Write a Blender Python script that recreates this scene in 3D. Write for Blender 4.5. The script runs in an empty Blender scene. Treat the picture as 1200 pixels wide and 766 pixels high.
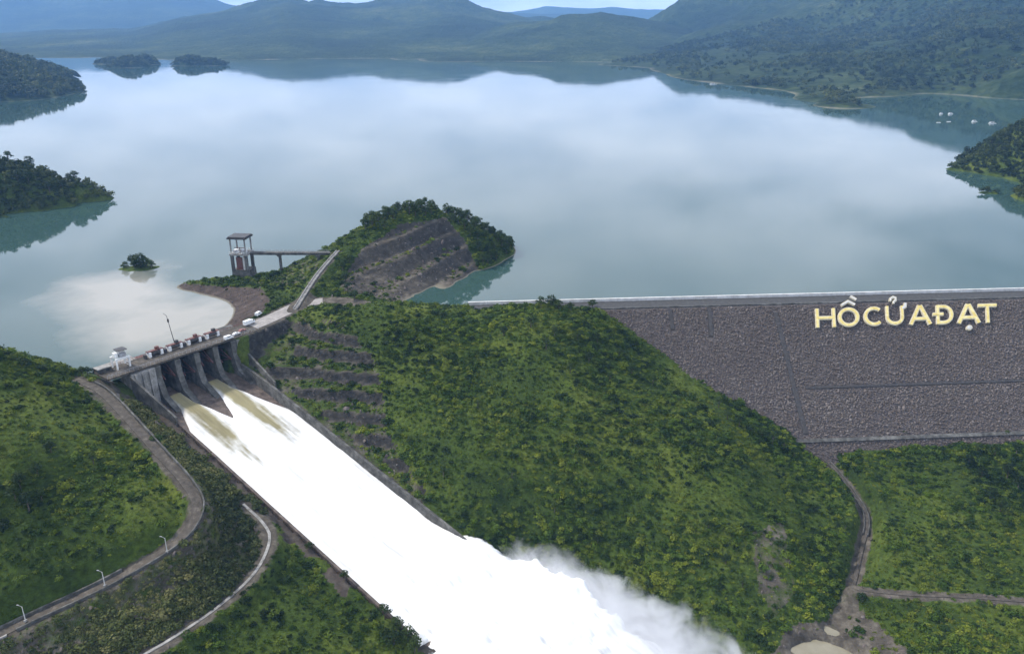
import bpy, bmesh, math, random
import numpy as np
from mathutils import Vector, Matrix

random.seed(7)
RNG = np.random.default_rng(11)
SC = bpy.context.scene
COL = SC.collection

# ------------------------------------------------------------------ camera
FPX, IMW, IMH, HORIZON = 942.0, 1200.0, 766.0, 22.0
CAMH = 170.0
PITCH = math.atan((383.0 - HORIZON) / FPX)
SP, CP = math.sin(PITCH), math.cos(PITCH)
cam = bpy.data.cameras.new('camera')
cam.sensor_width = 36.0
cam.lens = 36.0 * FPX / IMW
cam.clip_start = 1.0
cam.clip_end = 80000.0
cam_o = bpy.data.objects.new('camera', cam)
cam_o.location = (0, 0, CAMH)
cam_o.rotation_euler = (math.pi / 2 - PITCH, 0, 0)
COL.objects.link(cam_o)
SC.camera = cam_o

# ------------------------------------------------------------------ sky, sun, exposure
SUN_DIR = Vector((-0.62, 0.22, 0.74)).normalized()
world = bpy.data.worlds.new('World')
SC.world = world
world.use_nodes = True
wn = world.node_tree
wn.nodes.clear()


def wnode(t, **kw):
    n = wn.nodes.new(t)
    for k, v in kw.items():
        setattr(n, k, v)
    return n


def wmath(op, a, b=None, clamp=False):
    n = wnode('ShaderNodeMath', operation=op, use_clamp=clamp)
    for i, x in enumerate((a, b)):
        if x is None:
            continue
        if isinstance(x, (int, float)):
            n.inputs[i].default_value = x
        else:
            wn.links.new(x, n.inputs[i])
    return n.outputs[0]


sky = wnode('ShaderNodeTexSky', sky_type='NISHITA')
sky.sun_disc = False
sky.sun_elevation = math.asin(SUN_DIR.z)
sky.sun_rotation = math.atan2(SUN_DIR.x, SUN_DIR.y)
sky.air_density = 1.2
sky.dust_density = 1.5
tc = wnode('ShaderNodeTexCoord')
sep = wnode('ShaderNodeSeparateXYZ')
wn.links.new(tc.outputs['Generated'], sep.inputs[0])
zc = wmath('ADD', wmath('MAXIMUM', sep.outputs['Z'], 0.0), 0.22)
cmb = wnode('ShaderNodeCombineXYZ')
wn.links.new(wmath('DIVIDE', sep.outputs['X'], zc), cmb.inputs[0])
wn.links.new(wmath('DIVIDE', sep.outputs['Y'], zc), cmb.inputs[1])
cn = wnode('ShaderNodeTexNoise')
cn.inputs['Scale'].default_value = 0.85
cn.inputs['Detail'].default_value = 6.0
cn.inputs['Roughness'].default_value = 0.52
cn.inputs['Distortion'].default_value = 0.25
wn.links.new(cmb.outputs[0], cn.inputs['Vector'])
cr = wnode('ShaderNodeValToRGB')
cr.color_ramp.elements[0].position = 0.36
cr.color_ramp.elements[0].color = (0, 0, 0, 1)
cr.color_ramp.elements[1].position = 0.56
cr.color_ramp.elements[1].color = (1, 1, 1, 1)
cover = wmath('MULTIPLY', wmath('SUBTRACT', 0.62, wmath('MAXIMUM', sep.outputs['Z'], 0.0)), 0.30)   # more cloud towards the horizon
wn.links.new(wmath('ADD', cn.outputs['Fac'], cover), cr.inputs[0])
cn2 = wnode('ShaderNodeTexNoise')
cn2.inputs['Scale'].default_value = 2.1
cn2.inputs['Detail'].default_value = 4.0
wn.links.new(cmb.outputs[0], cn2.inputs['Vector'])
cr2 = wnode('ShaderNodeValToRGB')
cr2.color_ramp.elements[0].position = 0.3
cr2.color_ramp.elements[0].color = (10.6, 12.0, 14.6, 1)
cr2.color_ramp.elements[1].position = 0.65
cr2.color_ramp.elements[1].color = (16.8, 17.8, 20.0, 1)
wn.links.new(cn2.outputs['Fac'], cr2.inputs[0])
mixc = wnode('ShaderNodeMix', data_type='RGBA')
wn.links.new(wmath('MULTIPLY', cr.outputs[0], 0.92), mixc.inputs['Factor'])
wn.links.new(sky.outputs[0], mixc.inputs['A'])
wn.links.new(cr2.outputs[0], mixc.inputs['B'])
bg = wnode('ShaderNodeBackground')
bg.inputs['Strength'].default_value = 0.10
wn.links.new(mixc.outputs['Result'], bg.inputs['Color'])
wout = wnode('ShaderNodeOutputWorld')
wn.links.new(bg.outputs[0], wout.inputs['Surface'])

sun = bpy.data.lights.new('sun', 'SUN')
sun.energy = 4.0
sun.angle = math.radians(3.0)
sun.color = (1.0, 0.95, 0.87)
sun_o = bpy.data.objects.new('sun', sun)
sun_o.rotation_euler = (-SUN_DIR).to_track_quat('-Z', 'Y').to_euler()
sun_o.location = (0, 0, 900)
COL.objects.link(sun_o)

SC.view_settings.view_transform = 'Standard'
SC.view_settings.look = 'None'
SC.view_settings.exposure = 0.18
SC.view_settings.gamma = 1.0
SC.view_settings.use_curve_mapping = False
SC.render.engine = 'CYCLES'
SC.cycles.use_denoising = True
SC.cycles.max_bounces = 6
SC.cycles.diffuse_bounces = 2
SC.cycles.glossy_bounces = 3
SC.cycles.transmission_bounces = 2
SC.cycles.volume_bounces = 2
SC.cycles.transparent_max_bounces = 6
SC.cycles.volume_step_rate = 2.0
SC.cycles.volume_max_steps = 128

# ------------------------------------------------------------------ geometry of the view: picture point -> place


def at_z(x, y, z):
    u = (x - 600.0) / FPX
    v = (383.0 - y) / FPX
    t = (CAMH - z) / (SP - v * CP)
    return np.array([u * t, (CP + v * SP) * t, z])


def at_y(x, y, Y):
    u = (x - 600.0) / FPX
    v = (383.0 - y) / FPX
    t = Y / (CP + v * SP)
    return np.array([u * t, Y, CAMH - t * (SP - v * CP)])


def to_px(X, Y, Z):
    z = Z - CAMH
    d = Y * CP - z * SP
    d = np.where(d < 1.0, 1.0, d)
    return 600 + FPX * X / d, 383 - FPX * (Y * SP + z * CP) / d


# ------------------------------------------------------------------ numpy noise


def vnoise(x, y, seed=0):
    xi = np.floor(x).astype(np.int64)
    yi = np.floor(y).astype(np.int64)
    xf = x - xi
    yf = y - yi
    u = xf * xf * xf * (xf * (xf * 6 - 15) + 10)
    v = yf * yf * yf * (yf * (yf * 6 - 15) + 10)

    def h(a, b):
        n = (a * 374761393 + b * 668265263 + seed * 974634777) & 0x7fffffff
        n = ((n ^ (n >> 13)) * 1274126177) & 0x7fffffff
        n = (n ^ (n >> 16)) & 0xffff
        return n / 65535.0
    return (h(xi, yi) * (1 - u) + h(xi + 1, yi) * u) * (1 - v) + (h(xi, yi + 1) * (1 - u) + h(xi + 1, yi + 1) * u) * v


def fbm(x, y, seed=0, octs=4, gain=0.5):
    a, s, tot = 1.0, 0.0, 0.0
    for i in range(octs):
        s = s + a * (vnoise(x, y, seed + i * 17) - 0.5) * 2
        tot += a
        a *= gain
        x = x * 2.03 + 13.1
        y = y * 2.03 + 7.7
    return s / tot


def sstep(a, b, x):
    t = np.clip((x - a) / (b - a), 0, 1)
    return t * t * (3 - 2 * t)


def in_poly(px, py, poly):
    inside = np.zeros(px.shape, bool)
    n = len(poly)
    for i in range(n):
        x0, y0 = poly[i]
        x1, y1 = poly[(i + 1) % n]
        c = ((y0 > py) != (y1 > py)) & (px < (x1 - x0) * (py - y0) / ((y1 - y0) + 1e-9) + x0)
        inside ^= c
    return inside


def rbf_fit(pts, c=8.0, reg=0.0):
    P = np.array(pts, float)
    XY, Z = P[:, :2], P[:, 2]
    N = len(P)
    D = np.sqrt(((XY[:, None] - XY[None]) ** 2).sum(-1) + c * c)
    M = np.zeros((N + 3, N + 3))
    M[:N, :N] = D - reg * np.eye(N)
    M[:N, N] = 1
    M[:N, N + 1:] = XY / 500.0
    M[N:, :N] = M[:N, N:].T
    w = np.linalg.solve(M, np.concatenate([Z, [0, 0, 0]]))

    def f(x, y):
        out = w[N] + w[N + 1] * x / 500.0 + w[N + 2] * y / 500.0
        for k in range(N):
            out = out + w[k] * np.sqrt((x - XY[k, 0]) ** 2 + (y - XY[k, 1]) ** 2 + c * c)
        return out
    return f


def catmull(pts, step=4.0):
    P = [np.array(p, float) for p in pts]
    P = [2 * P[0] - P[1]] + P + [2 * P[-1] - P[-2]]
    out = []
    for i in range(1, len(P) - 2):
        a, b, c, d = P[i - 1:i + 3]
        n = max(2, int(np.linalg.norm(c - b) / step))
        for k in range(n):
            t = k / n
            out.append(0.5 * ((2 * b) + (c - a) * t + (2 * a - 5 * b + 4 * c - d) * t * t + (3 * b - a - 3 * c + d) * t ** 3))
    out.append(P[-2])
    return np.array(out)


# ------------------------------------------------------------------ materials


class NT:
    def __init__(self, name):
        self.m = bpy.data.materials.new(name)
        self.m.use_nodes = True
        self.t = self.m.node_tree
        self.t.nodes.clear()
        self.out = self.t.nodes.new('ShaderNodeOutputMaterial')
        self.geo = None

    def n(self, t, ins=None, **kw):
        nd = self.t.nodes.new(t)
        for k, v in kw.items():
            setattr(nd, k, v)
        for k, v in (ins or {}).items():
            self.set(nd.inputs[k], v)
        return nd

    def set(self, sock, v):
        if isinstance(v, bpy.types.NodeSocket):
            self.t.links.new(v, sock)
        else:
            if isinstance(v, tuple) and len(v) == 3 and sock.type == 'RGBA':
                v = (*v, 1)
            sock.default_value = v

    def pos(self):
        if self.geo is None:
            self.geo = self.n('ShaderNodeNewGeometry')
        return self.geo.outputs['Position']

    def noise(self, scale, detail=4, rough=0.55, vec=None, dist=0.0, stretch=None):
        v = vec or self.pos()
        if stretch:
            v = self.n('ShaderNodeMapping', {'Vector': v, 'Scale': stretch}).outputs[0]
        return self.n('ShaderNodeTexNoise', {'Vector': v, 'Scale': scale, 'Detail': detail, 'Roughness': rough, 'Distortion': dist}).outputs['Fac']

    def ramp(self, fac, stops, interp='LINEAR'):
        r = self.n('ShaderNodeValToRGB', {'Fac': fac})
        r.color_ramp.interpolation = interp
        e = r.color_ramp.elements
        while len(e) < len(stops):
            e.new(0.5)
        for el, (p, c) in zip(e, stops):
            el.position = p
            c = (c, c, c) if isinstance(c, (int, float)) else c
            el.color = (*c, 1)
        return r.outputs['Color']

    def mix(self, f, a, b, blend='MIX'):
        nd = self.n('ShaderNodeMix', data_type='RGBA', blend_type=blend)
        self.set(nd.inputs['Factor'], f)
        self.set(nd.inputs['A'], a)
        self.set(nd.inputs['B'], b)
        return nd.outputs['Result']

    def math(self, op, a, b=0.0, clamp=False):
        nd = self.n('ShaderNodeMath', operation=op, use_clamp=clamp)
        self.set(nd.inputs[0], a)
        self.set(nd.inputs[1], b)
        return nd.outputs[0]

    def attr(self, name):
        return self.n('ShaderNodeAttribute', attribute_name=name).outputs['Fac']

    def bump(self, h, strength=0.5, dist=1.0):
        return self.n('ShaderNodeBump', {'Height': h, 'Strength': strength, 'Distance': dist}).outputs[0]

    def bsdf(self, color, rough=0.8, spec=0.3, normal=None, **kw):
        b = self.n('ShaderNodeBsdfPrincipled')
        self.set(b.inputs['Base Color'], color)
        self.set(b.inputs['Roughness'], rough)
        self.set(b.inputs['Specular IOR Level'], spec)
        if normal is not None:
            self.set(b.inputs['Normal'], normal)
        for k, v in kw.items():
            self.set(b.inputs[k], v)
        return b.outputs[0]

    def surf(self, s):
        self.t.links.new(s, self.out.inputs['Surface'])
        return self.m


def mat_mottled(name, stops, scale=0.4, rough=0.85, bump=0.3, spec=0.25, detail=6, scale2=None, metallic=0.0):
    k = NT(name)
    f = k.noise(scale, detail, 0.62)
    c = k.ramp(f, stops)
    if scale2:
        c = k.mix(0.5, c, k.ramp(k.noise(scale2, 5, 0.6), [(0.3, (0.55, 0.55, 0.55)), (0.7, (1.3, 1.3, 1.3))]), 'MULTIPLY')
    return k.surf(k.bsdf(c, rough, spec, k.bump(f, bump, 0.4), Metallic=metallic))


M = {}
M['concrete'] = mat_mottled('concrete', [(0.3, (0.13, 0.125, 0.115)), (0.5, (0.25, 0.24, 0.225)), (0.7, (0.36, 0.35, 0.33))], 0.35, scale2=1.7)
M['concrete_dark'] = mat_mottled('weathered_concrete', [(0.3, (0.036, 0.035, 0.032)), (0.5, (0.092, 0.088, 0.08)), (0.72, (0.19, 0.185, 0.17))], 0.25, scale2=1.1)
M['concrete_wet'] = mat_mottled('wet_brown_concrete', [(0.3, (0.05, 0.04, 0.034)), (0.5, (0.11, 0.085, 0.07)), (0.7, (0.19, 0.15, 0.125))], 0.3, rough=0.55, scale2=1.4)
M['pale'] = mat_mottled('pale_concrete', [(0.3, (0.42, 0.41, 0.39)), (0.7, (0.7, 0.69, 0.67))], 0.3)
M['asphalt'] = mat_mottled('old_asphalt', [(0.3, (0.035, 0.035, 0.036)), (0.7, (0.075, 0.073, 0.07))], 0.5)
M['roaddirt'] = mat_mottled('dusty_road', [(0.3, (0.042, 0.036, 0.029)), (0.55, (0.085, 0.072, 0.058)), (0.75, (0.16, 0.14, 0.115))], 0.35, scale2=1.5)
M['apron'] = mat_mottled('pale_paving', [(0.3, (0.2, 0.185, 0.17)), (0.7, (0.36, 0.33, 0.31))], 0.2, scale2=0.9)
M['white'] = mat_mottled('white_paint', [(0.3, (0.62, 0.62, 0.61)), (0.7, (0.82, 0.82, 0.81))], 0.8, rough=0.5)
M['steel'] = mat_mottled('dark_steel', [(0.3, (0.03, 0.028, 0.028)), (0.7, (0.075, 0.068, 0.065))], 0.8, rough=0.5)
M['redsteel'] = mat_mottled('red_oxide_steel', [(0.3, (0.09, 0.035, 0.03)), (0.7, (0.19, 0.09, 0.075))], 0.9, rough=0.55)
M['greysteel'] = mat_mottled('grey_steel', [(0.3, (0.2, 0.2, 0.21)), (0.7, (0.38, 0.38, 0.39))], 0.8, rough=0.45)
M['glass'] = mat_mottled('tinted_glass', [(0.3, (0.02, 0.025, 0.03)), (0.7, (0.03, 0.035, 0.04))], 0.5, rough=0.1, spec=0.6, bump=0.0)
M['rubber'] = mat_mottled('tyre_rubber', [(0.3, (0.02, 0.02, 0.02)), (0.7, (0.035, 0.035, 0.035))], 2.0)
M['yellow'] = mat_mottled('yellow_letter_paint', [(0.3, (0.54, 0.40, 0.10)), (0.5, (0.65, 0.53, 0.20)), (0.7, (0.72, 0.64, 0.36))], 0.35, rough=0.5)
M['cream'] = mat_mottled('cream_letter_edge', [(0.3, (0.42, 0.36, 0.24)), (0.7, (0.62, 0.57, 0.45))], 0.5, rough=0.5)
M['bark'] = mat_mottled('bark', [(0.3, (0.05, 0.04, 0.03)), (0.7, (0.13, 0.11, 0.09))], 1.5)
M['pinkroof'] = mat_mottled('faded_red_sheet', [(0.3, (0.22, 0.1, 0.09)), (0.7, (0.34, 0.19, 0.17))], 0.7)


def foliage(name, stops, patch=0.018, rnd=0.35, trans=0.18):
    k = NT(name)
    a = k.noise(patch, 3, 0.55)
    b = k.n('ShaderNodeObjectInfo').outputs['Random']
    f = k.math('ADD', k.math('MULTIPLY', a, 1.0 - rnd), k.math('MULTIPLY', b, rnd))
    fine = k.noise(0.9, 3, 0.6)
    c = k.ramp(f, stops)
    c = k.mix(1.0, c, k.ramp(fine, [(0.25, (0.45, 0.5, 0.45)), (0.75, (1.5, 1.45, 1.35))]), 'MULTIPLY')
    c = k.mix(1.0, c, k.ramp(k.noise(0.011, 3, 0.5), [(0.36, (0.62, 0.68, 0.66)), (0.62, (1.22, 1.18, 1.1))]), 'MULTIPLY')
    d = k.bsdf(c, 0.65, 0.15)
    t = k.n('ShaderNodeBsdfTranslucent', {'Color': c}).outputs[0]
    s = k.n('ShaderNodeMixShader', {0: trans, 1: d, 2: t}).outputs[0]
    return k.surf(s)


M['shrub'] = foliage('shrub_leaves', [(0.26, (0.013, 0.028, 0.005)), (0.42, (0.034, 0.066, 0.008)), (0.56, (0.068, 0.112, 0.012)), (0.76, (0.145, 0.175, 0.020))], rnd=0.5)
M['grass'] = foliage('tall_grass', [(0.25, (0.054, 0.088, 0.010)), (0.5, (0.10, 0.142, 0.015)), (0.75, (0.19, 0.205, 0.028))], rnd=0.35, trans=0.3)
M['scrub'] = foliage('dry_scrub', [(0.25, (0.03, 0.045, 0.014)), (0.5, (0.082, 0.098, 0.032)), (0.75, (0.18, 0.165, 0.075))])
M['tree'] = foliage('tree_leaves', [(0.25, (0.013, 0.026, 0.008)), (0.5, (0.026, 0.048, 0.011)), (0.78, (0.052, 0.078, 0.016))])
M['forest'] = foliage('forest_leaves', [(0.25, (0.010, 0.022, 0.007)), (0.5, (0.040, 0.060, 0.016)), (0.75, (0.095, 0.110, 0.032))], patch=0.004)


def terrain_mat():
    k = NT('hillside_ground')
    soil = k.attr('soil')
    red = k.attr('red')
    g = k.ramp(k.noise(0.03, 5, 0.6), [(0.3, (0.020, 0.036, 0.006)), (0.5, (0.048, 0.074, 0.010)), (0.7, (0.10, 0.122, 0.018))])
    g = k.mix(1.0, g, k.ramp(k.noise(0.5, 5, 0.65), [(0.3, (0.5, 0.5, 0.5)), (0.7, (1.4, 1.4, 1.4))]), 'MULTIPLY')
    s = k.ramp(k.noise(0.18, 7, 0.68), [(0.3, (0.034, 0.030, 0.024)), (0.5, (0.085, 0.073, 0.058)), (0.7, (0.17, 0.15, 0.12))])
    r = k.ramp(k.noise(0.15, 6, 0.65), [(0.3, (0.022, 0.016, 0.014)), (0.5, (0.055, 0.038, 0.032)), (0.7, (0.11, 0.078, 0.065))])
    s = k.mix(red, s, r)
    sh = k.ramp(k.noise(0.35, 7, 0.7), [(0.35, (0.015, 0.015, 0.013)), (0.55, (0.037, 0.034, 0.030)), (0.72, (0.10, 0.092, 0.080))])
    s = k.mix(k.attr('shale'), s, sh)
    e = k.noise(0.12, 6, 0.7)
    f = k.math('ADD', soil, k.math('MULTIPLY', k.math('SUBTRACT', e, 0.5), 1.4))
    f = k.ramp(f, [(0.38, 0.0), (0.62, 1.0)])
    c = k.mix(f, g, s)
    # pale drawdown band at the waterline
    z = k.n('ShaderNodeSeparateXYZ', {0: k.pos()}).outputs['Z']
    band = k.math('MULTIPLY', k.ramp(k.math('ADD', k.math('MULTIPLY', z, 0.3), 0.5), [(0.3, 0.0), (0.5, 1.0), (0.58, 1.0), (0.68, 0.0)]), k.attr('shore'))
    c = k.mix(band, c, (0.17, 0.155, 0.12))
    nrm = k.bump(k.noise(0.45, 8, 0.7), 0.8, 1.2)
    return k.surf(k.bsdf(c, 0.92, 0.15, nrm))


M['terrain'] = terrain_mat()


def hill_mat():
    k = NT('wooded_slope')
    a = k.noise(0.0016, 5, 0.6)
    b = k.noise(0.02, 6, 0.7)
    vor = k.n('ShaderNodeTexVoronoi', {'Vector': k.pos(), 'Scale': 0.055}).outputs['Distance']
    f = k.math('ADD', k.math('MULTIPLY', a, 0.55), k.math('MULTIPLY', b, 0.45))
    c = k.ramp(f, [(0.36, (0.006, 0.013, 0.005)), (0.5, (0.020, 0.035, 0.011)), (0.60, (0.050, 0.068, 0.022)), (0.70, (0.115, 0.11, 0.055))])
    z = k.n('ShaderNodeSeparateXYZ', {0: k.pos()}).outputs['Z']
    zz = k.math('ADD', z, k.math('MULTIPLY', k.math('SUBTRACT', k.noise(0.008, 3), 0.5), 9.0))
    band = k.ramp(k.math('ADD', k.math('MULTIPLY', zz, 0.05), 0.5), [(0.46, 1.0), (0.58, 0.0)])
    c = k.mix(k.math('MULTIPLY', band, 0.8), c, (0.19, 0.18, 0.13))
    nrm = k.bump(k.math('ADD', k.math('MULTIPLY', vor, 0.8), b), 1.0, 9.0)
    return k.surf(k.bsdf(c, 0.95, 0.1, nrm))


M['hill'] = hill_mat()


def water_mat():
    k = NT('reservoir_water')
    t = k.attr('turbid')
    edge = k.noise(0.02, 4, 0.6)
    f = k.ramp(k.math('ADD', t, k.math('MULTIPLY', k.math('SUBTRACT', edge, 0.5), 0.9)), [(0.2, 0.0), (0.95, 1.0)])
    c = k.mix(f, (0.034, 0.070, 0.061), (0.27, 0.255, 0.215))
    w = k.noise(0.9, 3, 0.5)
    w2 = k.noise(0.012, 4, 0.6)
    rough = k.ramp(w2, [(0.35, 0.02), (0.65, 0.055)])
    return k.surf(k.bsdf(c, rough, 0.5, k.bump(w, 0.012, 0.2), IOR=1.333))


M['water'] = water_mat()


def foam_mat(name, spread):
    k = NT(name)
    f = k.attr('foam')
    st = k.noise(0.25, 5, 0.65)
    f2 = k.ramp(k.math('ADD', f, k.math('MULTIPLY', k.math('SUBTRACT', st, 0.5), 0.55)), [(0.12, 0.0), (0.95, 1.0)])
    c = k.mix(f2, (0.30, 0.265, 0.145), (0.95, 0.95, 0.95))
    sk = k.n('ShaderNodeMapping', {'Vector': k.pos(), 'Rotation': (0, 0, -0.675), 'Scale': (30.0, 3.0, 30.0)}, vector_type='TEXTURE').outputs[0]
    c = k.mix(1.0, c, k.ramp(k.noise(1.0, 6, 0.62, sk), [(0.25, (0.50, 0.49, 0.47)), (0.42, (0.74, 0.735, 0.72)), (0.6, (0.95, 0.95, 0.95))]), 'MULTIPLY')
    b = k.bsdf(c, 0.6, 0.2, k.bump(k.noise(0.35, 6, 0.65), 0.3, 0.6))
    if spread:
        al = k.ramp(k.math('ADD', k.attr('thin'), k.math('MULTIPLY', k.math('SUBTRACT', k.noise(0.55, 6, 0.7), 0.5), 1.7)), [(0.25, 0.0), (0.6, 1.0)])
        b = k.n('ShaderNodeMixShader', {0: al, 1: k.n('ShaderNodeBsdfTransparent').outputs[0], 2: b}).outputs[0]
    return k.surf(b)


M['foam'] = foam_mat('white_water', True)
M['drop'] = foam_mat('splash_water', False)
k = NT('silty_river')
M['river'] = k.surf(k.bsdf(k.ramp(k.noise(0.1, 4), [(0.3, (0.17, 0.15, 0.095)), (0.7, (0.25, 0.225, 0.16))]), 0.25, 0.5, k.bump(k.noise(0.5, 4), 0.1, 0.5)))
k = NT('riprap_stone')
rr = k.n('ShaderNodeObjectInfo').outputs['Random']
pt = k.noise(0.03, 4, 0.6)
rc = k.ramp(k.math('ADD', k.math('MULTIPLY', rr, 0.45), k.math('MULTIPLY', pt, 0.55)),
            [(0.18, (0.092, 0.073, 0.064)), (0.45, (0.118, 0.096, 0.086)), (0.62, (0.140, 0.117, 0.105)), (0.85, (0.215, 0.188, 0.172))])
M['stone'] = k.surf(k.bsdf(rc, 0.9, 0.2, k.bump(k.noise(1.8, 4), 0.4, 0.2)))
M['rockbed'] = mat_mottled('rock_bedding', [(0.3, (0.06, 0.05, 0.046)), (0.5, (0.09, 0.076, 0.07)), (0.7, (0.12, 0.104, 0.096))], 0.5, scale2=1.6)

# ------------------------------------------------------------------ object helpers


def tag(o, label=None, cat=None, group=None, kind=None):
    if label:
        o['label'] = label
    if cat:
        o['category'] = cat
    if group:
        o['group'] = group
    if kind:
        o['kind'] = kind
    return o


def empty(name, loc=(0, 0, 0), rz=0.0):
    o = bpy.data.objects.new(name, None)
    o.empty_display_size = 1.0
    o.location = tuple(float(v) for v in loc)
    o.rotation_euler = (0, 0, rz)
    COL.objects.link(o)
    return o


def mesh_obj(name, V, F, mat, parent=None, smooth=False, attrs=None):
    me = bpy.data.meshes.new(name)
    V = np.asarray(V, dtype=np.float64)
    if isinstance(F, np.ndarray):
        me.vertices.add(len(V))
        me.vertices.foreach_set('co', V.astype(np.float32).ravel())
        n = F.shape[1]
        me.loops.add(F.size)
        me.loops.foreach_set('vertex_index', F.astype(np.int32).ravel())
        me.polygons.add(len(F))
        me.polygons.foreach_set('loop_start', np.arange(0, F.size, n, dtype=np.int32))
        me.update(calc_edges=True)
        me.validate()
    else:
        me.from_pydata([tuple(v) for v in V], [], F)
        me.update()
    for k_, a in (attrs or {}).items():
        at = me.attributes.new(k_, 'FLOAT', 'POINT')
        at.data.foreach_set('value', np.asarray(a, dtype=np.float32).ravel())
    if smooth:
        me.polygons.foreach_set('use_smooth', np.ones(len(me.polygons), bool))
    me.materials.append(mat)
    o = bpy.data.objects.new(name, me)
    COL.objects.link(o)
    if parent is not None:
        o.parent = parent
    return o


class MB:
    def __init__(self):
        self.v, self.f = [], []

    def add(self, vs, fs):
        b = len(self.v)
        self.v += [tuple(float(c) for c in p) for p in vs]
        self.f += [tuple(b + i for i in q) for q in fs]
        return self

    def hexa(self, lo, hi):
        """two quads of four corners each, bottom and top"""
        return self.add(list(lo) + list(hi), [(3, 2, 1, 0), (4, 5, 6, 7), (0, 1, 5, 4), (1, 2, 6, 5), (2, 3, 7, 6), (3, 0, 4, 7)])

    def box(self, c, s, rz=0.0):
        cx, cy, cz = c
        hx, hy, hz = s[0] / 2, s[1] / 2, s[2] / 2
        ca, sa = math.cos(rz), math.sin(rz)
        q = [(-hx, -hy), (hx, -hy), (hx, hy), (-hx, hy)]
        r = [(cx + a * ca - b * sa, cy + a * sa + b * ca) for a, b in q]
        return self.hexa([(a, b, cz - hz) for a, b in r], [(a, b, cz + hz) for a, b in r])

    def tube(self, a, b, r0, r1=None, n=8):
        r1 = r0 if r1 is None else r1
        a, b = Vector(a), Vector(b)
        d = (b - a).normalized()
        u = d.orthogonal().normalized()
        w = d.cross(u)
        vs, fs = [], []
        for p, r in ((a, r0), (b, r1)):
            for i in range(n):
                t = 2 * math.pi * i / n
                vs.append(p + u * math.cos(t) * r + w * math.sin(t) * r)
        for i in range(n):
            j = (i + 1) % n
            fs.append((i, j, n + j, n + i))
        fs.append(tuple(range(n - 1, -1, -1)))
        fs.append(tuple(range(n, 2 * n)))
        return self.add(vs, fs)

    def prism(self, poly, z0, z1):
        n = len(poly)
        vs = [(x, y, z0) for x, y in poly] + [(x, y, z1) for x, y in poly]
        fs = [tuple(range(n - 1, -1, -1)), tuple(range(n, 2 * n))] + [(i, (i + 1) % n, n + (i + 1) % n, n + i) for i in range(n)]
        return self.add(vs, fs)

    def build(self, name, mat, parent=None, bevel=0.0):
        o = mesh_obj(name, self.v, self.f, mat, parent)
        if bevel:
            m_ = o.modifiers.new('bevel', 'BEVEL')
            m_.width = bevel
            m_.segments = 2
        return o


def copy_tree(o, parent=None):
    c = o.copy()
    COL.objects.link(c)
    c.parent = parent
    for ch in list(o.children):
        copy_tree(ch, c)
    return c


def ribbon(name, path, width, mat, thick=1.0, parent=None, off=0.0, zoff=0.0):
    """a strip that follows a path, with sides that go down into the ground"""
    p = np.asarray(path)
    d = np.gradient(p[:, :2], axis=0)
    d /= np.linalg.norm(d, axis=1)[:, None] + 1e-9
    nn = np.stack([-d[:, 1], d[:, 0]], 1)
    L_ = p[:, :2] + nn * (off + width / 2)
    R_ = p[:, :2] + nn * (off - width / 2)
    n = len(p)
    z = p[:, 2] + zoff
    V = np.concatenate([np.c_[L_, z], np.c_[R_, z], np.c_[L_, z - thick], np.c_[R_, z - thick]])
    F = []
    for i in range(n - 1):
        F += [(n + i, n + i + 1, i + 1, i), (i, i + 1, 2 * n + i + 1, 2 * n + i), (3 * n + i, 3 * n + i + 1, n + i + 1, n + i)]
    F += [(0, 2 * n, 3 * n, n), (n - 1, 2 * n - 1, 4 * n - 1, 3 * n - 1)]
    return mesh_obj(name, V, F, mat, parent)


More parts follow.
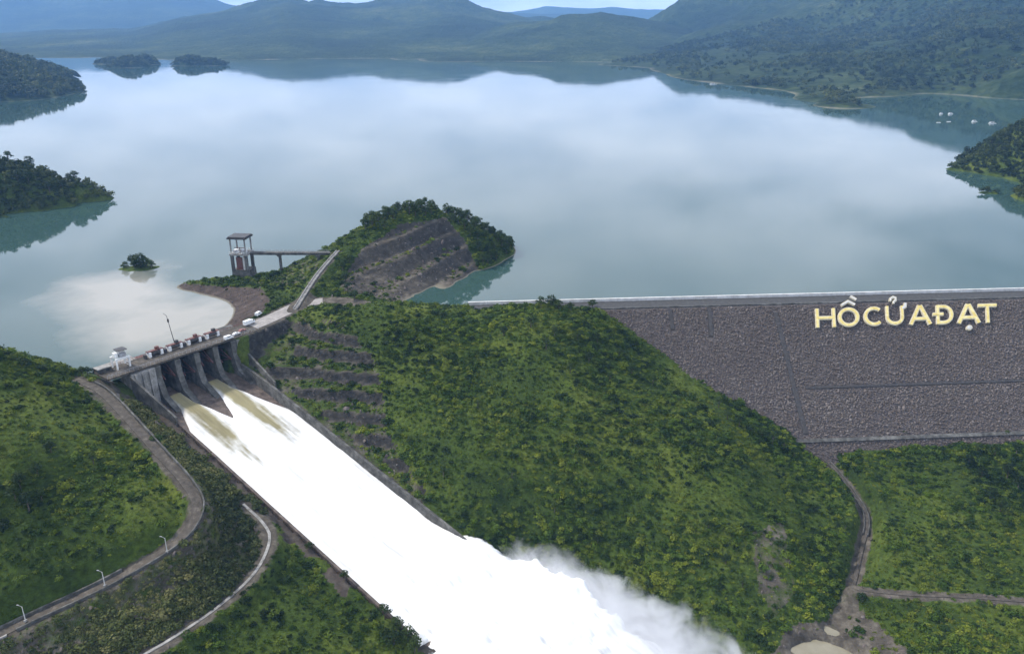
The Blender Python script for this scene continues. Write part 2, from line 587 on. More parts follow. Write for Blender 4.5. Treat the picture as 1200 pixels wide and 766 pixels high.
def scatter(name, pts, rot, scl, idx, variants, parent=None):
    """one object whose points carry instances of a few meshes (kind = stuff)"""
    me = bpy.data.meshes.new(name)
    pts = np.asarray(pts, dtype=np.float32)
    N = len(pts)
    me.vertices.add(N)
    me.vertices.foreach_set('co', pts.ravel())
    a = me.attributes.new('rot', 'FLOAT_VECTOR', 'POINT')
    a.data.foreach_set('vector', np.asarray(rot, np.float32).ravel())
    a = me.attributes.new('scl', 'FLOAT_VECTOR', 'POINT')
    a.data.foreach_set('vector', np.asarray(scl, np.float32).ravel())
    a = me.attributes.new('idx', 'INT', 'POINT')
    a.data.foreach_set('value', np.asarray(idx, np.int32).ravel())
    me.update()
    o = bpy.data.objects.new(name, me)
    COL.objects.link(o)
    coll = bpy.data.collections.new(name + '_kinds')
    for v in variants:
        coll.objects.link(v)
    g = bpy.data.node_groups.new(name + '_scatter', 'GeometryNodeTree')
    g.interface.new_socket('Geometry', in_out='INPUT', socket_type='NodeSocketGeometry')
    g.interface.new_socket('Geometry', in_out='OUTPUT', socket_type='NodeSocketGeometry')
    gi = g.nodes.new('NodeGroupInput')
    go = g.nodes.new('NodeGroupOutput')
    m2p = g.nodes.new('GeometryNodeMeshToPoints')
    ci = g.nodes.new('GeometryNodeCollectionInfo')
    ci.inputs['Collection'].default_value = coll
    ci.inputs['Separate Children'].default_value = True
    ci.inputs['Reset Children'].default_value = True
    iop = g.nodes.new('GeometryNodeInstanceOnPoints')
    iop.inputs['Pick Instance'].default_value = True

    def na(nm, dt):
        x = g.nodes.new('GeometryNodeInputNamedAttribute')
        x.data_type = dt
        x.inputs['Name'].default_value = nm
        return x.outputs['Attribute']
    g.links.new(gi.outputs[0], m2p.inputs['Mesh'])
    g.links.new(m2p.outputs[0], iop.inputs['Points'])
    g.links.new(ci.outputs[0], iop.inputs['Instance'])
    g.links.new(na('idx', 'INT'), iop.inputs['Instance Index'])
    g.links.new(na('rot', 'FLOAT_VECTOR'), iop.inputs['Rotation'])
    g.links.new(na('scl', 'FLOAT_VECTOR'), iop.inputs['Scale'])
    g.links.new(iop.outputs[0], go.inputs[0])
    md = o.modifiers.new('scatter', 'NODES')
    md.node_group = g
    o['kind'] = 'stuff'
    if parent is not None:
        o.parent = parent
    return o


def loose(name, V, F, mat, smooth=False):
    """a mesh object that stays out of the scene (source of instances)"""
    o = mesh_obj(name, V, F, mat, smooth=smooth)
    COL.objects.unlink(o)
    return o


# ------------------------------------------------------------------ where things stand: spillway frame, dam plane
A0 = at_z(205, 487, -12)
B0 = at_z(490, 745, -55)
CL = float(np.linalg.norm((B0 - A0)[:2]))
E2 = ((B0 - A0) / CL)[:2]
N2 = np.array([-E2[1], E2[0]])
CW = 52.0
BRZ = 6.0                                   # deck level


def sp(t, s, z=0.0):
    """spillway coordinates: t metres down the chute, s metres across from its left wall"""
    q = A0[:2] + E2 * t + N2 * s
    return (float(q[0]), float(q[1]), float(z))


def sp_inv(X, Y):
    dx, dy = X - A0[0], Y - A0[1]
    return dx * E2[0] + dy * E2[1], dx * N2[0] + dy * N2[1]


def floor_z(t):
    t = np.asarray(t, float)
    z = -19.0 - 43.0 * np.clip(t, 0, CL) / CL
    up = np.clip((-t) / 36.0, 0, 1)
    return z + 6.0 * up ** 0.8 * (t < 0)


D0 = at_z(545, 360, 6.0)
D1 = at_z(1200, 343, 6.0)
DE = ((D1 - D0) / np.linalg.norm(D1 - D0))[:2]
DN = np.array([DE[1], -DE[0]])              # downstream
CREST_W = 10.0
SLOPE = 1.4


def dam_inv(X, Y):
    dx, dy = X - D0[0], Y - D0[1]
    return dx * DE[0] + dy * DE[1], dx * DN[0] + dy * DN[1]


def damp(a, d, z):
    q = D0[:2] + DE * a + DN * d
    return (float(q[0]), float(q[1]), float(z))


def dam_z(X, Y):
    a, d = dam_inv(X, Y)
    return 6.0 - (d - CREST_W) / SLOPE


def dam_hit(x, y):
    """place on the dam's downstream face behind a picture point"""
    lo, hi = 300.0, 700.0
    for _ in range(60):
        mid = (lo + hi) / 2
        p = at_y(x, y, mid)
        if p[2] > dam_z(p[0], p[1]):
            lo = mid
        else:
            hi = mid
    return at_y(x, y, lo)


ROAD = catmull([at_z(88, 444, 5.6), at_z(118, 458, 5), at_z(150, 490, 2), at_z(186, 530, -4), at_z(215, 562, -9), at_z(231, 590, -13), at_z(222, 618, -17.5),
                at_z(192, 645, -21), at_z(122, 685, -26), at_z(30, 728, -31), at_z(-60, 772, -35), at_z(-150, 820, -38)], 3.0)
TRACK = catmull([at_z(285, 590, -28), at_z(308, 612, -31.5), at_z(316, 632, -33), at_z(300, 668, -35), at_z(262, 705, -37), at_z(220, 735, -38.5), at_z(165, 768, -40), at_z(60, 820, -42)], 3.0)
APRON = catmull([sp(-33, 60, 6.0), sp(-36, 80, 6.0), sp(-40, 98, 6.1), at_z(352, 357, 6.6), at_z(385, 352, 7.5), at_z(420, 356, 9.0)], 3.0)
STAIR = [at_z(346, 362, 6.8), at_z(372, 322, 14.5), at_z(396, 294, 21.0)]
GULLY = catmull([at_z(948, 523, -51), at_z(972, 540, -54), at_z(1000, 575, -59), at_z(1016, 605, -62), at_z(1008, 650, -66), at_z(998, 690, -69), at_z(975, 735, -74)], 3.0)
PLAINTRACK = catmull([at_z(1004, 690, -66), at_z(1060, 696, -65), at_z(1130, 699, -64), at_z(1200, 704, -64), at_z(1320, 712, -64)], 4.0)

# ------------------------------------------------------------------ the ground round the spillway and the dam toe
ctrl = []


def c(x, y, z):
    ctrl.append(at_z(x, y, z))


def cw(x, y, z):
    ctrl.append(np.array([x, y, z], float))


# left bank hill
for q in [(0, 413, 29), (45, 421, 20), (80, 434, 12), (100, 450, 7), (40, 480, 14), (100, 520, 4), (0, 520, 14), (60, 570, -1), (130, 560, -5), (0, 610, -6),
          (100, 630, -14), (180, 590, -9), (20, 680, -20), (100, 660, -20), (170, 630, -16)]:
    c(*q)
for q in [(-300, 330, 44), (-340, 400, 16), (-275, 395, -3), (-232, 390, -7), (-340, 470, -14), (-300, 250, 20), (-280, 180, -25), (-450, 300, 60), (-450, 420, 10),
          (-600, 250, 70), (-250, 120, -45), (-600, 60, 10), (-120, 100, -62), (-900, 200, 60), (-700, 460, -10)]:
    cw(*q)
# along the chute's left wall and below
for t in (-10, 20, 50, 80, 110, 140, 165):
    zt = float(floor_z(t)) + 6.0
    cw(*sp(t, -4, zt))
for q in [(250, 560, -19), (270, 600, -26), (300, 650, -34), (250, 660, -29), (200, 700, -31.5), (100, 740, -34), (0, 766, -35),
          (350, 660, -40), (400, 700, -47), (340, 720, -44), (400, 750, -51), (300, 760, -46), (470, 755, -56)]:
    c(*q)
# right bank
for t in (0, 30, 60, 90, 120, 150):
    cw(*sp(t, CW + 5, float(floor_z(t)) + 6.5))
for q in [(360, 360, 8), (400, 364, 11), (450, 361, 13), (500, 362, 12), (545, 364, 10), (600, 362, 11), (640, 358, 12), (680, 361, 9.5), (705, 364, 7),
          (640, 400, 3), (720, 410, -6), (560, 430, -8), (500, 480, -18), (480, 560, -36), (560, 540, -32), (650, 500, -22), (760, 480, -22), (700, 580, -44),
          (800, 560, -37), (620, 640, -61), (700, 690, -69), (780, 735, -72), (800, 660, -58), (860, 520, -32), (885, 560, -40), (925, 640, -56), (850, 745, -71), (905, 715, -67)]:
    c(*q)
for x, y in [(722, 366), (760, 398), (800, 435), (860, 477), (930, 516)]:
    p = dam_hit(x, y)
    cw(p[0], p[1], p[2] + 0.6)
    cw(p[0] + 35, p[1] + 12, dam_z(p[0] + 35, p[1] + 12) - 9)
# toe of the dam, gully, plain
for q in [(945, 521, -51), (1000, 519, -50), (1100, 516, -50), (1200, 512, -50), (1300, 508, -50), (1010, 560, -54), (1100, 600, -57), (1200, 600, -56), (1050, 640, -62), (1200, 680, -62),
          (1100, 766, -68), (1200, 766, -67), (1020, 740, -71), (960, 580, -57), (975, 640, -62), (965, 700, -69)]:
    c(*q)
for q in [(450, 410, -50), (700, 420, -48), (450, 250, -64), (700, 250, -60), (300, 150, -70), (700, 100, -66), (0, 120, -74), (0, -300, -72), (1000, -200, -50), (-1000, -200, 20)]:
    cw(*q)
# upstream of the bridge: pit bank, tower point, apron, knoll
for q in [(300, 372, 6), (330, 362, 6.3), (285, 383, 6), (345, 350, 7.5), (318, 352, 8), (300, 336, 6.5), (270, 333, 4), (235, 334, 2.5), (200, 336, -0.5), (255, 362, -2.5), (225, 352, -2.5), (258, 378, -3),
          (340, 325, 6), (320, 319, 0.5), (290, 322, 0.8), (372, 322, 13.5), (395, 297, 20), (355, 306, 6), (370, 300, 11), (400, 340, 9), (425, 352, 8)]:
    c(*q)
for x, y, Y in [(412, 280, 545), (440, 262, 560), (470, 249, 580), (490, 245, 588), (515, 247, 590), (545, 258, 592), (575, 275, 595), (425, 318, 520), (455, 300, 535), (500, 290, 555), (535, 295, 566)]:
    ctrl.append(at_y(x, y, Y))
for q in [(608, 300, -2), (597, 310, -3), (560, 320, -0.6), (535, 336, -0.6), (505, 350, -0.6), (470, 357, 2)]:
    c(*q)
for q in [(-25, 494, -9), (30, 510, -14), (80, 560, -16), (-60, 655, -12), (-110, 630, -8), (-150, 600, -6), (-200, 560, -6), (-240, 520, -8), (-210, 450, -10), (-260, 450, -12), (150, 700, -20), (-300, 700, -20),
          (400, 560, -20), (900, 600, -20), (-700, 700, -20), (-150, 435, -6)]:
    cw(*q)

TF = rbf_fit(ctrl, 7.0, 2.0)


def axis(lo, flo, fhi, hi, fine, ratio=1.25):
    mid = list(np.arange(flo, fhi + 1e-6, fine))
    a, s = [], fine
    x = flo
    while x > lo:
        s = min(s * ratio, 60)
        x -= s
        a.append(x)
    b, s = [], fine
    x = mid[-1]
    while x < hi:
        s = min(s * ratio, 60)
        x += s
        b.append(x)
    return np.array(a[::-1] + mid + b)


GX = axis(-1400, -330, 350, 1500, 1.5)
GY = axis(-700, 190, 640, 760, 1.5)
XX, YY = np.meshgrid(GX, GY)
ZZ = TF(XX, YY)
PX, PY_ = to_px(XX, YY, ZZ)
TT, SS = sp_inv(XX, YY)

rough_amp = np.ones_like(ZZ)
up_mask = np.zeros_like(ZZ, bool)


def path_field(path, reach=40.0):
    best = np.full(XX.shape, 1e9)
    zz = np.zeros(XX.shape)
    x0, x1 = path[:, 0].min() - reach, path[:, 0].max() + reach
    y0, y1 = path[:, 1].min() - reach, path[:, 1].max() + reach
    ix = np.where((GX > x0) & (GX < x1))[0]
    iy = np.where((GY > y0) & (GY < y1))[0]
    if len(ix) == 0 or len(iy) == 0:
        return best, zz
    sl = np.ix_(iy, ix)
    bx, by = XX[sl], YY[sl]
    bb = np.full(bx.shape, 1e9)
    bz = np.zeros(bx.shape)
    for a, b in zip(path[:-1], path[1:]):
        d = b[:2] - a[:2]
        L2 = (d ** 2).sum() + 1e-9
        t = np.clip(((bx - a[0]) * d[0] + (by - a[1]) * d[1]) / L2, 0, 1)
        dist = np.hypot(bx - a[0] - d[0] * t, by - a[1] - d[1] * t)
        m_ = dist < bb
        bb = np.where(m_, dist, bb)
        bz = np.where(m_, a[2] + (b[2] - a[2]) * t, bz)
    best[sl] = bb
    zz[sl] = bz
    return best, zz


SOIL = np.zeros_like(ZZ)
RED = np.zeros_like(ZZ)
NOVEG = np.zeros_like(ZZ)
SCRUB = np.zeros_like(ZZ)
STEEPDARK = np.zeros_like(ZZ)


def zone(poly, arr, val, cond=None):
    m_ = in_poly(PX, PY_, poly)
    if cond is not None:
        m_ &= cond
    arr[m_] = np.maximum(arr[m_], val)
    return m_


near = YY < 470
GRASS = np.zeros_like(ZZ)
for poly in ([(-80, 400), (100, 445), (180, 545), (235, 575), (215, 625), (100, 690), (-80, 770)], [(330, 640), (420, 700), (500, 770), (150, 800), (220, 745), (300, 690)],
             [(960, 530), (1140, 525), (1130, 600), (1210, 620), (1210, 690), (1010, 680), (1020, 600)], [(1000, 705), (1210, 712), (1210, 800), (1060, 800)]):
    zone(poly, GRASS, 0.30, near)
LINES = [[(720, 372), (770, 402), (800, 440), (830, 470), (880, 530), (925, 600), (945, 660)], [(640, 452), (700, 468), (760, 488), (820, 492)], [(730, 460), (800, 470), (850, 478)], [(560, 440), (610, 452), (650, 470)],
         [(640, 545), (720, 560), (800, 572), (870, 590)], [(850, 605), (900, 612), (925, 640)], [(480, 420), (540, 405), (600, 400)], [(620, 500), (700, 520), (790, 530)]]
for ln in LINES:
    for (xa, ya), (xb, yb) in zip(ln[:-1], ln[1:]):
        dx_, dy_ = xb - xa, yb - ya
        tt_ = np.clip(((PX - xa) * dx_ + (PY_ - ya) * dy_) / (dx_ * dx_ + dy_ * dy_), 0, 1)
        dd_ = np.hypot(PX - xa - dx_ * tt_, (PY_ - ya - dy_ * tt_))
        wide = 9.0 if ln is LINES[0] else 3.0
        GRASS = np.maximum(GRASS, np.where(near, (1.0 if wide < 5 else 0.75) * (1 - sstep(wide * .6, wide * 1.3, dd_)), 0))
zone([(238, 590), (300, 596), (318, 630), (290, 690), (165, 772), (-200, 880), (-200, 850), (120, 694), (228, 632)], SOIL, 0.55, near)
zone([(238, 590), (300, 596), (318, 630), (290, 690), (165, 772), (-200, 880), (-200, 850), (120, 694), (228, 632)], SCRUB, 1, near)
zone([(125, 455), (200, 478), (320, 600), (318, 622), (240, 590), (190, 520)], SOIL, 0.55, near)
zone([(125, 455), (200, 478), (320, 600), (318, 622), (240, 590), (190, 520)], SCRUB, 1, near)
bench = zone([(295, 392), (345, 368), (402, 378), (442, 425), (455, 510), (505, 580), (490, 590), (430, 550), (285, 460)], SOIL, 0.42, near)
zone([(90, 445), (130, 442), (190, 520), (175, 540), (110, 470)], SOIL, 0.6, near)
knollface = zone([(404, 320), (425, 290), (468, 262), (522, 254), (545, 280), (562, 318), (520, 350), (480, 362), (396, 352)], SOIL, 0.95, YY > 480)
pit = zone([(185, 331), (306, 338), (318, 352), (308, 366), (270, 388), (240, 390)], SOIL, 1.0, YY > 400)
RED[pit] = 0.8
RED[knollface] = 0.0
zone([(935, 735), (1000, 700), (1070, 766), (1080, 800), (860, 800)], SOIL, 0.75, near)
zone([(880, 620), (918, 608), (935, 690), (908, 720), (888, 690)], SOIL, 0.52, near)
zone([(270, 318), (330, 315), (385, 296), (392, 300), (345, 335), (300, 334)], SOIL, 0.42, YY > 480)

# natural unevenness
ZZ += fbm(XX / 45.0, YY / 45.0, 3, 4) * 2.6 * (SOIL < 0.9) * sstep(-3, 5, ZZ - 0) * 0.8 + fbm(XX / 45.0, YY / 45.0, 3, 4) * 2.8 * (ZZ < -8) * (YY < 440)
ZZ += fbm(XX / 12.0, YY / 12.0, 9, 3) * 0.7

# benches cut into the right bank and the knoll


def terrace(z, step, sharp, phase=0.0):
    q = (z + phase) / step
    i = np.floor(q)
    f = q - i
    g = np.where(f < sharp, 0.15 * f / sharp, 0.15 + 0.85 * (f - sharp) / (1 - sharp))
    return (i + g) * step - phase


bw = np.zeros_like(ZZ)
bw[bench] = 1.0
for _ in range(4):
    bw = (bw + np.roll(bw, 1, 0) + np.roll(bw, -1, 0) + np.roll(bw, 1, 1) + np.roll(bw, -1, 1)) / 5
ZZ = ZZ * (1 - bw) + terrace(ZZ + fbm(XX / 14, YY / 14, 33, 2) * 0.7, 6.2, 0.66, 2.0) * bw
kw = knollface.astype(float)
for _ in range(4):
    kw = (kw + np.roll(kw, 1, 0) + np.roll(kw, -1, 0) + np.roll(kw, 1, 1) + np.roll(kw, -1, 1)) / 5
kz = ZZ + fbm(XX / 9, YY / 9, 21, 3) * 0.8
ZZ = ZZ * (1 - kw) + terrace(kz - 0.2 * (XX + 60), 11.0, 0.42, 3.0) * kw + 0.2 * (XX + 60) * kw

# spillway trench, approach channel, river
wall_in = (TT > -46) & (TT < CL + 2) & (SS > -1.2) & (SS < CW + 1.2)
dl = np.where(SS < CW / 2, -1.2 - SS, SS - CW - 1.2)
wtop = floor_z(TT) + 5.2
along = (TT > -24) & (TT < CL + 2) & (dl >= 0)
wgt = np.where(along, 1 - sstep(2.0, 9.0, dl), 0)
ZZ = ZZ * (1 - wgt) + wtop * wgt
ZZ = np.where(wall_in, np.minimum(ZZ, floor_z(TT) - 1.5), ZZ)
appr = (TT < -20) & (TT > -150) & (SS > 2) & (SS < CW + 2)
ZZ = np.where(appr & (TT < -40), np.minimum(ZZ, -14 + 0 * ZZ), ZZ)
RIVZ = -75.5
tx = TT - CL
JET_T = [-60, -35, -22, -11, 3, 30, 55, 80, 150]
JET_S = [52, 53, 59, 64, 68, 74, 73, 70, 74]
right_lim = np.interp(tx, JET_T, JET_S) + 3
left_lim = 3.0 - 0.05 * np.clip(tx, 0, 400)
dr = np.maximum(SS - right_lim, left_lim - SS)
dr = np.maximum(dr, -tx * 1.0)
pool = (np.hypot((tx - 127) / 15.0, (SS - 110) / 12.0) - 1) * 13
dr = np.minimum(dr, pool)
rw = (1 - sstep(-6, 4, dr + fbm(XX / 8, YY / 8, 5, 3) * 4)) * (TT > CL - 2)
ZZ = ZZ * (1 - rw) + np.minimum(ZZ, RIVZ - 5) * rw
SOIL = np.maximum(SOIL, np.where((TT > CL - 4) & (dr < 6) & (dr > -12), 0.8, 0))

for path, w_, key in ((ROAD, 4.6, 'road'), (TRACK, 3.6, 'track'), (APRON, 13.0, 'apron'), (np.array(STAIR), 2.0, 'stair'), (GULLY, 3.0, 'gully'), (PLAINTRACK, 3.0, 'pt')):
    d_, z_ = path_field(np.asarray(path))
    wgt = 1 - sstep(w_ / 2 + 1.2, w_ / 2 + 6.0, d_)
    drop = 1.8 if key == 'gully' else 0.25
    ZZ = ZZ * (1 - wgt) + (z_ - drop) * wgt
    NOVEG = np.maximum(NOVEG, (d_ < w_ / 2 + {'gully': 1.2, 'pt': -0.6, 'track': 0.3, 'stair': 0.8}.get(key, 0.8)).astype(float))
    SOIL = np.maximum(SOIL, (1 - sstep(w_ / 2 + 0.5, w_ / 2 + 3.5, d_)) * 0.75)
da, dd = dam_inv(XX, YY)
underdam = (da > 30) & (dd > -40) & (dd < 90) & (ZZ > dam_z(XX, YY) - 2) & (da > 62 + np.clip(dd, 0, 90) * 1.45)
ZZ = np.where(underdam, dam_z(XX, YY) - 4, ZZ)
increst = (da > 5) & (dd > -14) & (dd < CREST_W + 1)
ZZ = np.where(increst, np.minimum(ZZ, 5.0), ZZ)
NOVEG = np.maximum(NOVEG, ((da > 5) & (dd > -60) & (dd < CREST_W - 1.0)).astype(float))
NOVEG = np.maximum(NOVEG, ((ZZ < dam_z(XX, YY) - 0.8) & (dd > -2) & (da > 40) & (dd < 88)).astype(float))
NOVEG = np.maximum(NOVEG, ((TT > -48) & (TT < CL + 3) & (SS > -3.2) & (SS < CW + 3.2)).astype(float))
strip = (TT > -12) & (TT < 118 + fbm(XX / 9, YY / 9, 14, 2) * 20) & (SS < -1) & (SS > -7.0 + fbm(XX / 7, YY / 7, 15, 2) * 3)
SOIL = np.maximum(SOIL, np.where(strip, 0.9, 0))
RED = np.maximum(RED, np.where(strip, 0.5, 0))
NOVEG = np.maximum(NOVEG, (strip & (vnoise(XX / 3, YY / 3, 5) > .25)).astype(float))
NOVEG = np.maximum(NOVEG, ((TT < -16) & (TT > -48) & (SS > -20) & (SS < 72)).astype(float))
NOVEG = np.maximum(NOVEG, (ZZ < RIVZ + 1.0).astype(float))
UPSTREAM = ((TT < -30) & (SS > -400) & (SS < 120)) | (YY > 470)
NOVEG = np.maximum(NOVEG, (UPSTREAM & (ZZ < 0.7)).astype(float))
gx_, gy_ = np.gradient(ZZ, GY, GX)
SLP = np.hypot(gx_, gy_)
SOIL = np.maximum(SOIL, np.where((bw > 0.4) & (SLP > 0.8), 1.0, 0))
STEEPDARK = np.maximum(STEEPDARK, np.where(bw > 0.3, sstep(0.5, 1.1, SLP), 0))  # bench risers coloured darker the steeper they are
STEEPDARK = np.maximum(STEEPDARK, kw * 0.75 * sstep(0.25, 0.8, SLP))
SHORE = (UPSTREAM & (ZZ < 6)).astype(float)

nyy, nxx = ZZ.shape
idg = np.arange(nyy * nxx).reshape(nyy, nxx)
Fq = np.stack([idg[:-1, :-1], idg[:-1, 1:], idg[1:, 1:], idg[1:, :-1]], -1).reshape(-1, 4)
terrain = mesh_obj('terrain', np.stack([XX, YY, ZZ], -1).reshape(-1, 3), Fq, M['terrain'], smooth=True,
                   attrs={'soil': SOIL, 'red': RED, 'shore': SHORE, 'shale': STEEPDARK})
tag(terrain, kind='structure')


def grid_at(arr, x, y):
    x = np.asarray(x, float)
    y = np.asarray(y, float)
    i = np.clip(np.searchsorted(GX, x) - 1, 0, nxx - 2)
    j = np.clip(np.searchsorted(GY, y) - 1, 0, nyy - 2)
    u = np.clip((x - GX[i]) / (GX[i + 1] - GX[i]), 0, 1)
    v = np.clip((y - GY[j]) / (GY[j + 1] - GY[j]), 0, 1)
    return (arr[j, i] * (1 - u) + arr[j, i + 1] * u) * (1 - v) + (arr[j + 1, i] * (1 - u) + arr[j + 1, i + 1] * u) * v


def gz(x, y):
    return float(grid_at(ZZ, x, y))


# the wide ground under everything, out past the horizon
gb = np.array([-20000, -9000, -3000, -1000, 1000, 3000, 9000, 20000.0])
gxx, gyy = np.meshgrid(gb, gb + 2500)
gi_ = np.arange(64).reshape(8, 8)
tag(mesh_obj('ground', np.stack([gxx, gyy, np.full_like(gxx, -92.0)], -1).reshape(-1, 3),
             np.stack([gi_[:-1, :-1], gi_[:-1, 1:], gi_[1:, 1:], gi_[1:, :-1]], -1).reshape(-1, 4), M['hill']), kind='structure')

# ------------------------------------------------------------------ reservoir: one sheet whose near rim runs under bridge, ridge and dam
rim = [(-9000, 420), (-1400, 420), (-600, 420), (-330, 402), (-262, 384)]
rim += [sp(-37, s)[:2] for s in np.linspace(-14, 60, 12)]
rim += [sp(-41, 68)[:2], sp(-46, 84)[:2], (-119, 474), (-70, 470), (-40, 469)]
rim += [damp(a, -5, 0)[:2] for a in np.linspace(10, 700, 30)]
rim += [(1500, 640), (9000, 1200)]
rim = np.array(rim, float)
rows = [0, 4, 10, 18, 28, 40, 55, 75, 100, 130, 170, 230, 320, 450, 700, 1100, 1700, 2600, 4000, 7000, 12000, 19000]
# resample the rim densely between -330 and 200 for the turbid plume
rs = []
for a, b in zip(rim[:-1], rim[1:]):
    L_ = np.linalg.norm(b - a)
    n_ = max(1, int(L_ / 6.0)) if (a[0] > -340 and b[0] < 260) else max(1, int(L_ / 700))
    for k_ in range(n_):
        rs.append(a + (b - a) * k_ / n_)
rs.append(rim[-1])
rs = np.array(rs)
WV = np.array([[p[0], p[1] + r, 0.0] for r in rows for p in rs])
wi = np.arange(len(WV)).reshape(len(rows), len(rs))
wpx, wpy = to_px(WV[:, 0], WV[:, 1], WV[:, 2])


def seg_d(px, py, a, b):
    d = np.array(b, float) - np.array(a, float)
    t = np.clip(((px - a[0]) * d[0] + (py - a[1]) * d[1]) / (d @ d), 0, 1)
    return np.hypot(px - a[0] - d[0] * t, py - a[1] - d[1] * t)


pa, pb, pc = at_z(262, 372, 0), at_z(190, 375, 0), at_z(125, 335, 0)
dp = np.minimum(seg_d(WV[:, 0], WV[:, 1], pa[:2], pb[:2]) / 40.0, seg_d(WV[:, 0], WV[:, 1], pb[:2], pc[:2]) / 30.0)
turb = np.clip(1.35 - dp * 0.75, 0, 1)
tag(mesh_obj('reservoir_water', WV, np.stack([wi[:-1, :-1], wi[:-1, 1:], wi[1:, 1:], wi[1:, :-1]], -1).reshape(-1, 4), M['water'], attrs={'turbid': turb}), kind='structure')

# ------------------------------------------------------------------ far hills and mountains


def height_sheet(name, xs, ys, zfun, mat, attrs=None):
    X, Y = np.meshgrid(xs, ys)
    Z = zfun(X, Y)
    n0, n1 = Z.shape
    g = np.arange(n0 * n1).reshape(n0, n1)
    keep = np.stack([g[:-1, :-1], g[:-1, 1:], g[1:, 1:], g[1:, :-1]], -1).reshape(-1, 4)
    zf = Z.ravel()
    keep = keep[(zf[keep].max(1) > -6)]
    o = mesh_obj(name, np.stack([X, Y, Z], -1).reshape(-1, 3), keep, mat, smooth=True)
    return tag(o, kind='structure')


def range_fun(prof, dist, front, back, seed, rough=0.22, wave=900.0):
    """a mountain range: skyline given as (picture x, picture y), standing at a distance, its foot at 'front' metres"""
    U = np.array([(x - 600.0) / FPX for x, _ in prof])
    Zr = np.array([at_y(x, y, dist)[2] for x, y in prof])

    def f(X, Y):
        d = np.maximum(Y, 10.0)
        u = X * CP / d
        zr = np.interp(u, U, Zr)
        fr = front + fbm(X / 700.0, Y / 2000.0, seed + 5, 3) * 260.0
        a = np.clip((Y - fr) / (dist - fr), 0, None)
        up = np.where(a < 1, sstep(0, 1, a) * 0.55 + a * 0.45, 1 - 0.5 * np.clip((Y - dist) / back, 0, 2.2))
        n1 = 1 - np.abs(fbm(X / wave, Y / wave, seed, 5, 0.5)) * 2
        z = zr * up * (1 + rough * (n1 - 0.75) * np.clip(a, 0, 1) * 1.0) + fbm(X / 160.0, Y / 160.0, seed + 2, 4) * 9.0 * np.clip(a * 4, 0, 1)
        return np.where(a <= 0, -8.0, z - 6.0 * (1 - np.clip(a * 12, 0, 1)))
    return f


def mountain(name, prof, dist, front, back, seed, x0, x1, nx=240, ny=110, rough=0.22, wave=900.0):
    f = range_fun(prof, dist, front, back, seed, rough, wave)
    return height_sheet(name, np.linspace(x0, x1, nx), np.linspace(front - 300, dist + back * 1.4, ny), f, M['hill'])


mountain('mountain', [(-900, -20), (-300, -14), (0, -8), (120, -12), (230, -8), (300, 0), (345, 9), (420, 12), (800, 16)], 12500, 8800, 2200, 31, -17500, 900, 280, 90, wave=1900)
mountain('mountain', [(-900, 60), (-200, 48), (20, 44), (120, 36), (210, 34), (260, 18), (330, 6), (370, -6), (430, 4), (520, -4), (545, -2), (590, 10), (640, 22), (720, 40), (900, 60)], 7500, 3650, 1200, 47, -8500, 2000, 320, 130, rough=0.3)
mountain('mountain', [(500, 60), (570, 34), (620, 22), (650, 15), (690, 13), (730, 21), (770, 30), (850, 50)], 5200, 3600, 800, 61, -700, 1900, 170, 90, rough=0.2, wave=600)
mountain('mountain', [(300, 12), (520, 12), (600, 13), (640, 8), (670, 9), (700, 7), (740, 10), (800, 12), (1000, 5)], 16000, 12500, 2500, 77, -6000, 8000, 160, 40, wave=2400)

# right-hand land: slopes that come down to the inlet, mountains rising behind out of the frame
rc_ = []
for x, y in [(700, 76), (760, 80), (800, 93), (860, 100), (915, 106), (960, 121), (985, 128), (1003, 120), (1035, 114), (1090, 110), (1140, 113), (1200, 117), (1300, 125)]:
    rc_.append(at_z(x, y, 0.0))
for x, y in [(740, 92), (800, 108), (900, 120), (985, 138), (1040, 124), (1120, 124), (1200, 135), (680, 90)]:
    rc_.append(at_z(x, y, -14.0))
for x, y, z in [(930, 98, 14), (958, 110, 11), (980, 119, 7), (850, 80, 26), (930, 80, 36), (1000, 90, 34), (1060, 90, 30), (1150, 90, 38), (1200, 85, 55), (850, 60, 50), (950, 62, 64), (1050, 60, 82), (1150, 55, 100), (760, 66, 12), (780, 50, 45)]:
    rc_.append(at_z(x, y, z))
for x, D, h in [(700, 6000, 40), (745, 5600, 168), (775, 5600, 290), (830, 5300, 300), (900, 5000, 320), (1000, 4400, 380), (1130, 3900, 480), (1300, 3700, 540), (1600, 3600, 560), (800, 4300, 110), (900, 3900, 130), (1000, 3500, 160), (1150, 3000, 220), (1400, 2700, 260), (1500, 1800, 120), (860, 7500, 260), (1200, 6500, 400), (1800, 5500, 420), (2000, 2500, 300)]:
    u = (x - 600) / FPX
    rc_.append(np.array([u * D / CP, D, h], float))
RF = rbf_fit(rc_, 30.0, 3.0)


def right_fun(X, Y):
    z = RF(X, Y)
    n1 = 1 - np.abs(fbm(X / 620.0, Y / 620.0, 91, 5, 0.5)) * 2
    hi_ = np.clip((z - 8) / 150.0, 0, 1)
    z = z + hi_ * (n1 - 0.75) * 70 + fbm(X / 130.0, Y / 130.0, 93, 4) * (3 + 10 * hi_) * sstep(2, 30, z)
    return np.where(z < 0, np.maximum(z, -9), z)


RXS = np.linspace(250, 5200, 300)
RYS = np.concatenate([np.linspace(1400, 3200, 170), np.linspace(3220, 6800, 90)])
height_sheet('hill', RXS, RYS, right_fun, M['hill'])

# ------------------------------------------------------------------ islands (heightfields) used later for their trees


